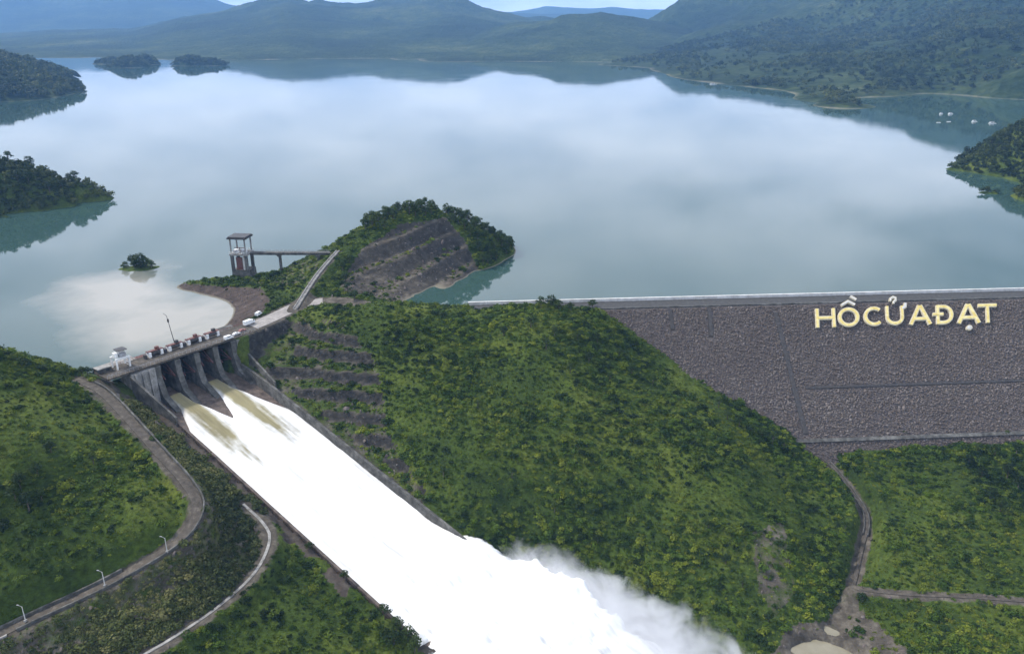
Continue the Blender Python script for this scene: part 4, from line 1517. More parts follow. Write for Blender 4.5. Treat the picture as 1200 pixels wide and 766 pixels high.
# lamp mast leaning over the water
q = np.array(sp(-41, 27, BRZ))
e = tag(empty('lamp_mast', q), 'thin dark lamp mast leaning over the water from the bridge railing', 'mast')
MB().tube((0, 0, -1.5), (-2.6, 0.5, 17.0), 0.26, 0.12, 8).build('pole', M['steel'], e)
MB().tube((-2.55, 0.5, 16.9), (-4.4, 0.8, 18.3), 0.12, 0.08, 6).build('arm', M['steel'], e)
MB().box((-2.2, 0.5, 14.2), (0.8, 0.5, 1.8)).build('lamp_box', M['steel'], e)

# ------------------------------------------------------------------ vehicles at the right end of the bridge


def vehicle(name, loc, rz, kind, label, body):
    e = tag(empty(name, loc, rz), label, 'truck' if kind == 'truck' else 'car' if kind == 'car' else 'van', 'white vehicles parked at the bridge end')
    L, Wd, H = {'car': (4.5, 1.8, 1.5), 'van': (5.2, 1.95, 2.2), 'truck': (7.2, 2.3, 3.0)}[kind]
    m = MB()
    if kind == 'car':
        pr = [(-L / 2, .35), (L / 2, .35), (L / 2, .8), (L / 2 - 1.2, .95), (-L / 2, .98)]
        top = [(-L / 2 + .3, .98), (L / 2 - 1.25, .96), (L / 2 - 2.0, H), (-L / 2 + .9, H)]
    elif kind == 'van':
        pr = [(-L / 2, .4), (L / 2, .4), (L / 2, 1.0), (L / 2 - .7, 1.25), (-L / 2, 1.25)]
        top = [(-L / 2, 1.25), (L / 2 - .75, 1.25), (L / 2 - 1.4, H), (-L / 2 + .1, H)]
    else:
        pr = [(-L / 2, .7), (L / 2, .7), (L / 2, 1.3), (L / 2, 1.35), (-L / 2, 1.0)]
        top = [(L / 2 - 1.9, 1.0), (L / 2, 1.3), (L / 2 - .35, 2.4), (L / 2 - 1.9, 2.45)]

    def ext(poly, hw, nm, mat):
        n = len(poly)
        mm = MB()
        mm.add([(x, -hw, z) for x, z in poly] + [(x, hw, z) for x, z in poly], [tuple(range(n)), tuple(range(2 * n - 1, n - 1, -1))] + [((i + 1) % n, i, n + i, n + (i + 1) % n) for i in range(n)])
        return mm.build(nm, mat, e, 0.06)
    ext(pr, Wd / 2, 'body', M[body])
    ext(top, Wd / 2 - .08, 'cab' if kind == 'truck' else 'roof', M[body])
    if kind == 'truck':
        MB().box((-1.05, 0, 2.05), (5.0, Wd, 1.9)).build('cargo_box', M['white'], e)
    x0 = L / 2 - (0.3 if kind == 'truck' else 1.55)
    MB().add([(x0 + .12, -Wd / 2 + .2, H * .62), (x0 + .12, Wd / 2 - .2, H * .62), (x0 - .32, Wd / 2 - .3, H * .84), (x0 - .32, -Wd / 2 + .3, H * .84)], [(0, 1, 2, 3)]).build('windscreen', M['glass'], e)
    for sy in (-1, 1):
        MB().box((-0.2 if kind != 'truck' else L / 2 - 1.1, sy * (Wd / 2 - .06), H * .74), (1.9 if kind != 'truck' else .9, .06, H * .2)).build('side_window', M['glass'], e)
        MB().box((L / 2 + .01, sy * (Wd / 2 - .3), .75 + (.3 if kind == 'truck' else 0)), (.06, .35, .2)).build('headlight', M['pale'], e)
        for sx in (-1, 1):
            wc = (sx * L * .3, sy * (Wd / 2 - .1), .38)
            q_ = MB().tube((wc[0], wc[1] - .12, wc[2]), (wc[0], wc[1] + .12, wc[2]), .38, .38, 12).build('wheel', M['rubber'], e)
            MB().tube((wc[0], wc[1] - .14, wc[2]), (wc[0], wc[1] + .14, wc[2]), .2, .2, 8).build('rim', M['greysteel'], q_)


arz = math.atan2(N2[1], N2[0])
for nm, x, y, kd, lab, bd, rz in [
    ('parked_truck', 292, 380, 'truck', 'white box truck, the largest vehicle at the right end of the bridge', 'white', arz + 0.15),
    ('parked_van', 303, 369, 'van', 'white van parked furthest up the road from the bridge', 'white', arz + 0.4),
    ('parked_van', 268, 397, 'van', 'white van on the bridge deck beside the last gate hoist', 'white', arz),
    ('parked_car', 277, 392, 'car', 'small white car standing between the truck and the bridge deck', 'white', arz + 0.1),
    ('parked_car', 284, 388, 'car', 'small red car standing beside the white box truck', 'pinkroof', arz + 0.1)]:
    q = at_z(x, y, 6.1)
    vehicle(nm, (q[0], q[1], max(6.0, gz(q[0], q[1]) + 0.2)), rz, kd, lab, bd)

# ------------------------------------------------------------------ intake tower and its access bridge
tw = at_z(287, 327, 0)
e = tag(empty('intake_tower', (tw[0], tw[1], 0), -0.12), 'concrete intake tower with an open roofed top storey standing in the reservoir', 'tower')
HW = 5.6
MB().hexa([(-HW - 1.2, -HW, -14), (HW + 2.0, -HW, -14), (HW + 2.0, HW, -14), (-HW - 1.2, HW, -14)], [(-HW - .4, -HW + .4, 8.0), (HW + 1.0, -HW + .4, 8.0), (HW + 1.0, HW - .4, 8.0), (-HW - .4, HW - .4, 8.0)]).build('base', M['concrete_dark'], e)
for sx in (-1, 1):
    for sy in (-1, 1):
        MB().box((sx * (HW - .6), sy * (HW - .9), 13.2), (1.8, 1.8, 10.4)).build('column', M['concrete_dark'], e)
        MB().box((sx * (HW - .5), sy * (HW - .8), 25.0), (.8, .8, 10.0)).build('upper_column', M['concrete'], e)
MB().box((-0.8, -HW + 2.4, 12.4), (4.2, 1.0, 8.8)).build('shaft_wall', M['redsteel'], e)
MB().box((3.0, -HW + 2.2, 12.6), (2.2, 1.0, 9.2)).build('shaft_wall', M['pale'], e)
MB().box((0, 0, 19.0), (2 * HW + 1.6, 2 * HW + .6, 1.2)).build('platform', M['concrete'], e)
MB().box((0, 0, 30.4), (2 * HW + 2.2, 2 * HW + 1.2, 1.0)).build('roof', M['steel'], e)
MB().box((0, 0, 31.2), (2 * HW + 1.2, 2 * HW, 0.5)).build('roof_cap', M['steel'], e)
m = MB()
for s_ in np.linspace(-HW - .5, HW + .5, 8):
    m.tube((s_, -HW - .2, 19.6), (s_, -HW - .2, 21.2), .09, .09, 5)
    m.tube((s_, HW + .2, 19.6), (s_, HW + .2, 21.2), .09, .09, 5)
for z_ in (20.4, 21.2):
    for sy in (-1, 1):
        m.tube((-HW - .5, sy * (HW + .2), z_), (HW + .5, sy * (HW + .2), z_), .09, .09, 5)
m.build('railing', M['white'], e)
for x_ in (-2.9, 2.6):
    o = MB().box((x_, -1.6, 20.7), (3.0, 3.0, 2.2)).build('hoist', M['white'], e)
    MB().tube((x_ - 1.2, -3.3, 21.2), (x_ + 1.2, -3.3, 21.2), 0.9, 0.9, 12).build('drum', M['greysteel'], o)
MB().box((0, -2, 23.2), (7.5, .4, .4)).box((0, -2, 21.6), (.4, .4, 3.4)).build('lifting_beam', M['redsteel'], e)
TWL = (tw[0], tw[1])
r0 = np.array([tw[0] + HW + .4, tw[1] + 0.5])
r1 = at_z(392, 293.5, 20.6)
e = tag(empty('access_bridge', (r0[0], r0[1], 19)), 'slender dark footbridge linking the intake tower to the hillside', 'bridge')
EL = Vector(e.location)
V2 = lambda f, o_, z: tuple(Vector((r0[0] + (r1[0] - r0[0]) * f - (r1[1] - r0[1]) * o_ / 50, r0[1] + (r1[1] - r0[1]) * f + (r1[0] - r0[0]) * o_ / 50, z)) - EL)
for f0, f1 in ((0, .34), (.345, .8), (.805, 1.0)):
    m = MB()
    m.hexa([V2(f0, -1.6, 17.8), V2(f1, -1.6, 17.8), V2(f1, 1.6, 17.8), V2(f0, 1.6, 17.8)], [V2(f0, -1.9, 19.5), V2(f1, -1.9, 19.5), V2(f1, 1.9, 19.5), V2(f0, 1.9, 19.5)])
    m.build('span', M['concrete_dark'], e)
for f in (.345, .805):
    gq = r0 + (r1[:2] - r0) * f
    m = MB()
    m.hexa([V2(f - .012, -1.0, min(gz(*gq), 0) - 3), V2(f + .012, -1.0, min(gz(*gq), 0) - 3), V2(f + .012, 1.0, min(gz(*gq), 0) - 3), V2(f - .012, 1.0, min(gz(*gq), 0) - 3)],
           [V2(f - .012, -1.0, 16.8), V2(f + .012, -1.0, 16.8), V2(f + .012, 1.0, 16.8), V2(f - .012, 1.0, 16.8)])
    m.hexa([V2(f - .02, -1.9, 16.8), V2(f + .02, -1.9, 16.8), V2(f + .02, 1.9, 16.8), V2(f - .02, 1.9, 16.8)], [V2(f - .03, -1.9, 17.75), V2(f + .03, -1.9, 17.75), V2(f + .03, 1.9, 17.75), V2(f - .03, 1.9, 17.75)])
    m.build('pier', M['concrete_dark'], e)
m = MB()
for f in np.linspace(0.01, .99, 22):
    for s_ in (-1.8, 1.8):
        m.tube(V2(f, s_, 19.5), V2(f, s_, 20.6), .06, .06, 5)
for s_ in (-1.8, 1.8):
    m.tube(V2(0, s_, 20.6), V2(1, s_, 20.6), .07, .07, 5)
    m.tube(V2(0, s_, 20.05), V2(1, s_, 20.05), .05, .05, 5)
m.build('railing', M['greysteel'], e)

# staircase up the shoulder
SPT = catmull(STAIR, 1.2)
e = tag(empty('staircase', SPT[0]), 'pale concrete staircase climbing the grassy shoulder beside the knoll', 'staircase')
EL = Vector(e.location)
d_ = np.gradient(SPT[:, :2], axis=0)
d_ /= np.linalg.norm(d_, axis=1)[:, None]
for off, wd, up in ((-1.1, .5, .7), (1.1, .5, .7)):
    q = SPT.copy()
    q[:, 0] += -d_[:, 1] * off
    q[:, 1] += d_[:, 0] * off
    q[:, 2] += up
    o = ribbon('side_wall', q - np.array(EL), wd, M['concrete'], 2.5, e)
m = MB()
for i in range(len(SPT) - 1):
    p, dd_ = SPT[i], d_[i]
    m.box((p[0] - EL.x, p[1] - EL.y, p[2] - EL.z - .2), (1.3, 1.7, .9), math.atan2(dd_[1], dd_[0]))
m.build('steps', M['concrete'], e)

# concrete gutter in the gully at the dam toe
e = tag(empty('drain_channel', GULLY[0]), 'stony drain channel running down the gully from the dam toe', 'channel')
EL = np.array(e.location)
q = GULLY[:34].copy()
q[:, 2] -= 1.3
ribbon('channel_bed', q - EL, 1.6, M['roaddirt'], 1.0, e)
for off in (-1.1, 1.1):
    q = GULLY[:22].copy()
    d_ = np.gradient(q[:, :2], axis=0)
    d_ /= np.linalg.norm(d_, axis=1)[:, None]
    q[:, 0] += -d_[:, 1] * off
    q[:, 1] += d_[:, 0] * off
    q[:, 2] -= 0.5
    ribbon('channel_wall', q - EL, .4, M['concrete_dark'], 1.5, e)

# ------------------------------------------------------------------ water in the chute, river below it
ts = np.arange(-24, CL + 150, 0.9)
ss = np.arange(-30, CW + 75, 0.9)
T_, S_ = np.meshgrid(ts, ss, indexing='ij')
fz = floor_z(T_)
jet = np.full(T_.shape, -1.0)
core = np.zeros_like(T_)
for k_ in (0, 2):
    cs = (PIER_S[k_] + PIER_S[k_ + 1]) / 2
    u_ = T_ + 24
    hw = 4.1 + 0.02 * u_ + np.clip(u_ - 12, 0, 60) * (0.33 if k_ == 0 else 0.30)
    cs2 = cs + np.clip(u_, 0, 90) * (0.02 if k_ == 0 else 0.06)
    q = 1 - ((S_ - cs2) / hw) ** 2
    jet = np.maximum(jet, np.clip(q, -1, 1))
    hc = 5.0 + 0.05 * u_
    cc = np.clip(1 - ((S_ - cs2 - 0.0) / hc) ** 2, 0, 1) * (1 - sstep(38, 86, u_ + fbm(T_ / 9, S_ / 2.2, 40 + k_, 3) * 16))
    core = np.maximum(core, cc)
fullw = sstep(0, 40, T_)
h = 2.1 * np.tanh(3.0 * jet)
h = h * (1 - fullw) + fullw * np.maximum(h, 1.9)
XYw = A0[:2] + T_[..., None] * E2 + S_[..., None] * N2
tx = T_ - CL
x_ = np.clip(tx, 0, None)
lump = fbm(T_ / 7.0, S_ / 3.2, 12, 4)
big = fbm(T_ / 15.0, S_ / 15.0, 71, 5, 0.55)
sml = fbm(T_ / 4.0, S_ / 4.0, 75, 4, 0.6)
zj = float(floor_z(CL)) + 2.2 + 0.12 * x_ - 0.0036 * x_ ** 2
zj = np.maximum(zj, RIVZ + 3.0)
zs = np.where(tx < 0, fz + h, zj) + lump * (0.22 + 0.35 * sstep(20, 120, T_)) * (h > 0) * (1 - sstep(0, 20, tx))
wild = sstep(-50, 10, tx)
zs = zs + (big * 2.4 + sml * 0.8 + 2.0 * np.clip(big + 0.15, 0, 1)) * wild
zs = zs + 6.0 * sstep(CW - 16, CW - 1, S_) * sstep(-48, -14, tx) * (1 - sstep(5, 65, tx))
lim_r = np.interp(tx, JET_T, JET_S) + fbm(T_ / 8.0, S_ * 0 + 3, 77, 4) * (0.3 + 5 * wild) + fbm(T_ / 2.2, S_ * 0 + 5, 79, 3) * 1.6 * wild
lim_l = -0.05 - 0.10 * x_ - 5.0 * sstep(0, 4, tx) + fbm(T_ / 9.0, S_ * 0 + 9, 78, 3) * 3 * sstep(2, 30, tx) + 0.4 * sstep(-10, 3, tx)
inset = np.minimum(lim_r - S_, S_ - lim_l)
edge = sstep(-1.5, 8.0, inset)
gnd = np.maximum(grid_at(ZZ, XYw[..., 0], XYw[..., 1]), RIVZ) - 0.6
free = (tx > 0) | (S_ > CW + 0.2)
z = np.where(free, gnd + (zs - gnd) * edge, zs)
ok = np.where(free, (inset > -2.5) & (tx > -50), (S_ > -0.05) & (S_ < CW + 0.3) & (h > -1.9))
streak = fbm(T_ / 14.0, S_ / 1.3, 61, 4, 0.6)
foam = 1 - core * 1.15 + streak * 0.55 * (T_ > -14) + sstep(0, 70, T_) * 0.45 + 0.25 * (1 - sstep(0.0, 0.5, jet)) * (T_ > -16)
foam = np.where(T_ > 66, 1.0, foam)
foam = np.clip(foam, 0, 1)
thin = np.where(free, np.clip((inset + 1.5) / 7.0, 0, 1), 1.0)
g = np.arange(T_.size).reshape(T_.shape)
Fw = np.stack([g[:-1, :-1], g[1:, :-1], g[1:, 1:], g[:-1, 1:]], -1).reshape(-1, 4)
Fw = Fw[ok.ravel()[Fw].all(1)]
used = np.unique(Fw)
remap = np.full(T_.size, -1)
remap[used] = np.arange(len(used))
Vw = np.concatenate([XYw, z[..., None]], -1).reshape(-1, 3)[used]
torrent = mesh_obj('spillway_water', Vw, remap[Fw], M['foam'], smooth=True, attrs={'foam': foam.ravel()[used], 'thin': thin.ravel()[used]})
tag(torrent, kind='structure')

rv = MB()
poly = [(CL + 3, -4), (CL + 60, -14), (CL + 260, -40), (CL + 330, 40), (CL + 260, 150), (CL + 80, 130), (CL + 30, 80), (CL + 3, CW + 6)]
poly[-1] = (CL + 3, CW + 14)
rv.add([sp(t, s_, RIVZ) for t, s_ in poly], [tuple(range(len(poly) - 1, -1, -1))])
tag(rv.build('river_water', M['river']), kind='structure')

# ------------------------------------------------------------------ foliage meshes


def leaf_cloud(seed, lobes, nleaf, size, flat=0.35, inner=0.35):
    """leaf-sized quads over a few lumpy lobes: (cx, cy, cz, r, squash)"""
    r = np.random.default_rng(seed)
    wts = np.array([l[3] ** 2 for l in lobes])
    wts = wts / wts.sum()
    V, F = [], []
    for k_ in range(nleaf):
        l = lobes[r.choice(len(lobes), p=wts)]
        d = r.normal(size=3)
        d /= np.linalg.norm(d)
        if d[2] < -0.25:
            d[2] *= -0.6
        rad = l[3] * (1 - inner * r.random() ** 2) * (1 + 0.18 * math.sin(5 * d[0] + seed) * math.cos(4 * d[1] - seed))
        p = np.array(l[:3]) + d * rad * np.array([1, 1, l[4]])
        nrm = d + r.normal(size=3) * 0.55 + np.array([0, 0, flat])
        nrm /= np.linalg.norm(nrm)
        t = np.cross(nrm, r.normal(size=3))
        t /= np.linalg.norm(t)
        b = np.cross(nrm, t)
        s_ = size * r.uniform(0.6, 1.35)
        base = len(V)
        V += [p - t * s_, p + b * s_ * 0.6, p + t * s_, p - b * s_ * 0.6]
        F.append((base, base + 1, base + 2, base + 3))
    return np.array(V), np.array(F)


def bush(seed, n=150):
    r = random.Random(seed)
    lobes = [(r.uniform(-.45, .45), r.uniform(-.45, .45), r.uniform(.15, .5), r.uniform(.4, .7), r.uniform(.7, 1.0)) for _ in range(r.randint(3, 5))]
    return leaf_cloud(seed, lobes, n, 0.17)


shrubs = [loose('shrub', *bush(100 + i), M['shrub']) for i in range(8)]
grasses = [loose('grass_tuft', *leaf_cloud(150 + i, [(random.uniform(-.6, .6), random.uniform(-.6, .6), .1, random.uniform(.3, .6), 1.0) for _ in range(5)], 90, 0.2, flat=-0.1, inner=.6), M['grass']) for i in range(5)]
scrubs = [loose('scrub_bush', *bush(200 + i, 90), M['scrub']) for i in range(5)]
clumps = [loose('forest_tree', *leaf_cloud(300 + i, [(random.uniform(-.4, .4), random.uniform(-.4, .4), random.uniform(.3, .8), random.uniform(.4, .7), 1.0) for _ in range(4)], 70, 0.24), M['forest']) for i in range(6)]

# ------------------------------------------------------------------ ground cover on the near hills


def cand(x0, x1, y0, y1, step):
    gx, gy = np.meshgrid(np.arange(x0, x1, step), np.arange(y0, y1, step))
    gx = gx.ravel() + RNG.uniform(-.5, .5, gx.size) * step
    gy = gy.ravel() + RNG.uniform(-.5, .5, gy.size) * step
    return gx, gy


vx, vy = cand(-360, 420, 185, 640, 1.9)
wx_, wy_ = cand(-330, -60, 195, 400, 1.15)
ws_ = grid_at(SCRUB, wx_, wy_) > 0.5
vx, vy = np.r_[vx, wx_[ws_]], np.r_[vy, wy_[ws_]]
vz = grid_at(ZZ, vx, vy)
px_, py_ = to_px(vx, vy, vz)
keep = (px_ > -220) & (px_ < 1420) & (py_ < 860) & (py_ > 200) & (grid_at(NOVEG, vx, vy) < 0.02)
vx, vy, vz = vx[keep], vy[keep], vz[keep]
so = grid_at(SOIL, vx, vy)
scb = grid_at(SCRUB, vx, vy) > 0.5
slp = grid_at(SLP, vx, vy)
big_n = fbm(vx / 28.0, vy / 28.0, 55, 3)
u_ = RNG.random(len(vx))
dens = np.clip(1.0 - 1.25 * np.clip(so - 0.1, 0, 1), 0.03, 1) * np.where(so > 0.9, 0.25, 1.0)
dens = np.where(scb, 0.78 + 0.4 * big_n, dens)
dens = np.where((slp > 1.5) & ~scb, dens * 0.3, dens)
dens = np.where((grid_at(kw, vx, vy) > .5) & (slp < 0.35), 0.45, dens)
keep = u_ < dens
vx, vy, vz, so, scb, big_n = vx[keep], vy[keep], vz[keep], so[keep], scb[keep], big_n[keep]
gr = np.clip(grid_at(GRASS, vx, vy) + 0.30 * fbm(vx / 40.0, vy / 40.0, 88, 3) + 0.19, 0, 1)
isg = (RNG.random(len(vx)) < gr ** 1.2 * 1.25) & ~scb
size = RNG.lognormal(-0.02, 0.46, len(vx)) * (1.0 + 0.75 * np.clip(big_n, -0.5, 1))
size = np.where(RNG.random(len(vx)) < 0.03, size * 1.8, size)
size = np.minimum(size, 2.3)
for sel, nm, var, lab in ((isg, 'grass_cover', grasses, 'tall light green grass growing among the shrubs'), (~scb & ~isg, 'shrub_cover', shrubs, 'dense green shrubs covering the slopes'), (scb, 'scrub_cover', scrubs, 'sparse dry scrub on the stony slopes below the road')):
    n_ = int(sel.sum())
    s_ = size[sel] * (1.35 if var is scrubs else 0.8 if var is grasses else 1.15)
    o = scatter(nm, np.c_[vx[sel], vy[sel], vz[sel] - 0.15], np.c_[RNG.normal(0, .12, n_), RNG.normal(0, .12, n_), RNG.uniform(0, 6.28, n_)],
                np.c_[s_ * 1.15, s_ * 1.15, s_ * RNG.uniform(.75, 1.25, n_)], RNG.integers(0, len(var), n_), var)
    tag(o, lab, 'shrubs', kind='stuff')

# loose stones on the bare ground
bx_, by_ = cand(-330, 350, 195, 640, 2.3)
bs_ = grid_at(SOIL, bx_, by_)
bz_ = grid_at(ZZ, bx_, by_)
px_, py_ = to_px(bx_, by_, bz_)
ok = (px_ > -40) & (px_ < 1240) & (py_ < 800) & (bs_ > 0.4) & (RNG.random(len(bx_)) < 0.4) & (grid_at(NOVEG, bx_, by_) < .3) & ~((bz_ < 0.2) & (by_ > 400))
n_ = int(ok.sum())
s_ = RNG.lognormal(-.25, .45, n_)
o = scatter('loose_stones', np.c_[bx_, by_, bz_][ok], RNG.uniform(0, 6.28, (n_, 3)), np.c_[s_ * 1.2, s_, s_ * .8], RNG.integers(0, 6, n_), rocks)
tag(o, 'loose stones strewn over the bare banks', 'stones', kind='stuff')

# ------------------------------------------------------------------ single trees


def tree_meshes(seed, tall=1.0):
    r = random.Random(seed)
    tr = MB()
    h = 5.2 * tall
    top = (r.uniform(-.5, .5), r.uniform(-.5, .5), h)
    tr.tube((0, 0, -1.0), (top[0] * .5, top[1] * .5, h * .55), .34, .24, 7)
    tr.tube((top[0] * .5, top[1] * .5, h * .53), top, .24, .12, 7)
    lobes = [(top[0], top[1], h + .4, 2.1, .9)]
    for i in range(6):
        a = i * 1.05 + r.uniform(-.4, .4)
        rr_ = r.uniform(1.3, 2.6)
        zz3 = h * r.uniform(.55, .98)
        tip = (rr_ * math.cos(a), rr_ * math.sin(a), zz3)
        tr.tube((top[0] * .6, top[1] * .6, h * .5), tip, .13, .05, 5)
        lobes.append((*tip, r.uniform(1.1, 1.8), r.uniform(.75, .95)))
    V, F = leaf_cloud(seed, lobes, 620, 0.36)
    return tr, V, F


TREES = []
for i in range(5):
    tr, V, F = tree_meshes(500 + i, [1, 1.25, .85, 1.1, 1.4][i])
    e = empty('broadleaf_tree', (0, -5000, 0))
    tr.build('trunk', M['bark'], e)
    mesh_obj('crown', V, F, M['tree'], e)
    TREES.append(e)
used_tree = [False] * 5


def tree(x, y, z, s, label, group, v=None):
    v = random.randrange(5) if v is None else v
    o = copy_tree(TREES[v])
    o.location = (x, y, z - .2)
    o.scale = (s * random.uniform(.9, 1.15), s * random.uniform(.9, 1.15), s)
    o.rotation_euler = (0, 0, random.uniform(0, 6.28))
    return tag(o, label, 'tree', group)


def tree_px(x, y, z0, s, label, group, v=None):
    """a tree whose foot stands on the near ground behind a picture point"""
    lo, hi = 180.0, 640.0
    prev = None
    for Y in np.arange(185, 640, 1.0):
        p = at_y(x, y, Y)
        if p[2] < gz(p[0], p[1]):
            return tree(p[0], p[1], gz(p[0], p[1]), s, label, group, v)
    return None


# wooded crest and flank of the knoll
kx, ky = cand(-135, 20, 510, 640, 6.4)
kz_ = grid_at(ZZ, kx, ky)
kf = grid_at(kw, kx, ky)
sel = (kz_ > 1.2) & (kf < 0.12) & (kx > -112 + (ky - 530) * .1) & (kx - ky * .02 > -118)
n_k = 0
for x, y, z_ in zip(kx[sel], ky[sel], kz_[sel]):
    px1, py1 = to_px(x, y, z_)
    if (px1 < 420 and py1 > 300) or (px1 < 545 and py1 > 272):
        continue
    right = px1 > 545
    tree(x, y, z_, random.uniform(.8, 1.15), 'dark broadleaf tree on the steep right flank of the knoll above the water' if right else 'broadleaf tree in the wooded crest of the rocky knoll',
         'trees on the flank of the knoll' if right else 'trees on the crest of the knoll')
    n_k += 1
for x, y in ((405, 330), (408, 345), (402, 318), (410, 310), (415, 352)):
    tree_px(x, y, 0, random.uniform(.8, 1.1), 'dark tree beside the bare rock face of the knoll', 'trees beside the rock face')
# trees along the ridge by the dam crest
for x, y, s_ in ((634, 362, .9), (646, 360, 1.15), (655, 364, .9), (668, 364, .7), (694, 362, .8), (610, 364, .6)):
    tree_px(x, y, 0, s_, 'small bushy tree on the ridge top against the dam parapet', 'trees on the ridge top')
for x, y, s_ in ((590, 395, 1.0), (622, 385, 1.1), (650, 395, 1.1), (676, 400, 1.0), (700, 402, .9), (640, 410, 1.0), (690, 425, 1.0), (725, 420, .9), (740, 440, 1.0), (715, 445, .8), (765, 452, .9), (668, 440, .9)):
    tree_px(x, y, 0, s_ * .8, 'dark leafy tree in the thicket below the ridge top', 'trees on the upper slope')
for x, y, s_ in ((852, 492, .8), (866, 500, .9), (880, 508, .9), (893, 515, .9), (905, 522, .9), (918, 528, .8), (842, 478, .7), (930, 535, .7)):
    tree_px(x, y, 0, s_, 'dark tree where the green hill meets the dam face', 'trees along the foot of the dam face')
for x, y, s_ in ((1135, 545, 1.1), (1150, 560, 1.1), (1160, 585, 1.2), (1172, 600, 1.1), (1180, 560, 1.2), (1192, 575, 1.1), (1145, 530, .9), (1190, 535, 1.0), (1165, 535, 1.0)):
    tree_px(x, y, 0, s_ * .9, 'dark tree in the grove below the dam', 'trees in the grove below the dam')
for x, y, s_ in ((1058, 513, .8), (1046, 516, .5), (1178, 512, .8)):
    tree_px(x, y, 0, s_ * .7, 'small tree standing alone at the dam toe', 'trees at the dam toe')
for x, y, s_ in ((20, 590, 1.0), (35, 600, 1.1), (25, 575, 1.0), (50, 588, .9), (110, 545, .8), (125, 520, .8), (60, 530, .8), (45, 560, .9)):
    tree_px(x, y, 0, s_ * .85, 'dark rounded tree on the left hill above the road', 'trees on the left hill')
for t_, s0_, s_ in ((104, -2.6, .6), (126, -2.6, .6), (150, -3.2, .8), (157, -4.0, 1.0), (163, -3.4, 1.1), (168, -5.0, 1.1), (160, -8.0, 1.0)):
    q = sp(t_, s0_)
    tree(q[0], q[1], gz(q[0], q[1]), s_, 'small dark tree at the chute wall beside the white water', 'trees at the chute wall')
for x, y, s_ in ((97, 441, .55), (103, 439, .6), (110, 438, .5)):
    tree_px(x, y, 0, s_, 'low dark bushy tree at the left end of the bridge', 'trees at the bridge end')
for x, y, s_ in ((450, 500, .7), (480, 520, .7), (520, 560, .8), (600, 560, .8), (650, 600, .8), (700, 640, .8), (760, 690, .9), (850, 660, .9), (870, 690, .9), (900, 730, .9), (830, 620, .7), (780, 560, .7), (560, 480, .7), (1010, 705, .9), (940, 640, .8), (955, 600, .8), (990, 620, .8), (985, 650, .8)):
    tree_px(x, y, 0, s_ * .8, 'lone dark tree above the shrubs of the green hillside', 'trees scattered over the green hillside')

# ------------------------------------------------------------------ islands and points in the reservoir


def wood(name, f, cx, cy, R, step, smin, smax, label, zmin=.8, only=None):
    x, y = cand(cx - R, cx + R, cy - R, cy + R, step)
    z_ = f(x, y)
    ok_ = z_ > zmin
    px1, py1 = to_px(x, y, z_)
    ok_ &= (px1 > -420) & (px1 < 1620)
    if only is not None:
        ok_ &= only(x, y, z_)
    x, y, z_ = x[ok_], y[ok_], z_[ok_]
    n_ = len(x)
    s_ = RNG.uniform(smin, smax, n_)
    o = scatter(name, np.c_[x, y, z_ - .3], np.c_[np.zeros(n_), np.zeros(n_), RNG.uniform(0, 6.28, n_)], np.c_[s_, s_, s_ * RNG.uniform(.8, 1.3, n_)], RNG.integers(0, 6, n_), clumps)
    return tag(o, label, 'trees', kind='stuff')


# big wooded island, left
fI = island('island', -562, 772, 152, 62, 50, 0.12, 5, 90, mat='terrain')
wood('island_wood', fI, -562, 772, 178, 4.4, 3.0, 4.8, 'dense mixed wood covering the large island at the left edge')
for i in range(46):
    a, rr_ = random.uniform(0, 6.28), math.sqrt(random.random())
    x, y = -530 + 125 * rr_ * math.cos(a), 775 + 62 * rr_ * math.sin(a)
    z_ = float(fI(np.array([x]), np.array([y]))[0])
    px1, py1 = to_px(x, y, z_)
    if z_ > 1.5 and px1 > -15:
        tree(x, y, z_, random.uniform(1.0, 1.7), 'broadleaf tree standing out of the wood on the large left island', 'trees on the large left island')
# islet with a bush, standing alone in the water
q = at_z(158, 317, 0)
fS = island('islet', q[0], q[1] + 6, 13, 8, 1.6, 0, 8, 30, mat='terrain')
for dx, dy, s_ in ((-9, 5, .75), (-4, 8, 1.1), (1, 6, 1.25), (6, 7, 1.05), (10, 5, .8), (-1, 3, .8), (4, 3, .75)):
    tree(q[0] + dx, q[1] + dy, -.6, s_ * 1.3, 'dark round tree on the tiny islet alone in the water', 'trees on the tiny islet', random.choice([0, 2]))
# far left headland and two far islets
fF = island('headland', -1640, 2090, 480, 820, 118, 0.28, 12, 120, lump=.2)
wood('headland_wood', fF, -1640, 2090, 900, 17, 8, 14, 'forest covering the far headland at the left edge')
for i, (x, y, rx, hh) in enumerate(((150, 79, 70, 34), (126, 75, 55, 16), (222, 77, 70, 30), (245, 77, 60, 18), (168, 76, 45, 30))):
    q = at_z(x, y, 0)
    f_ = island('islet', q[0], q[1] + 20, rx, 60, hh, 0, 30 + i, 40)
    wood('islet_wood', f_, q[0], q[1] + 20, 90, 11, 6, 10, ['dense wood on the far lumpy islet', 'dense wood on the far low western islet', 'dense wood on the far flat islet', 'dense wood on the tapering end of the far flat islet', 'dense wood on the rounded end of the far lumpy islet'][i])
# right point near the dam
q = at_z(1215, 208, 0)
fR = island('point', 695, 905, 165, 225, 68, 0.0, 15, 100, lump=.45, mat='terrain')
wood('point_wood', fR, 695, 905, 250, 4.6, 2.6, 4.8, 'mixed shrubs and trees on the point at the right edge')
for i in range(24):
    x, y = random.uniform(530, 690), random.uniform(760, 1100)
    z_ = float(fR(np.array([x]), np.array([y]))[0])
    if z_ > 1.5:
        tree(x, y, z_, random.uniform(1.0, 1.7), 'broadleaf tree standing out on the green point at the right edge', 'trees on the right point')

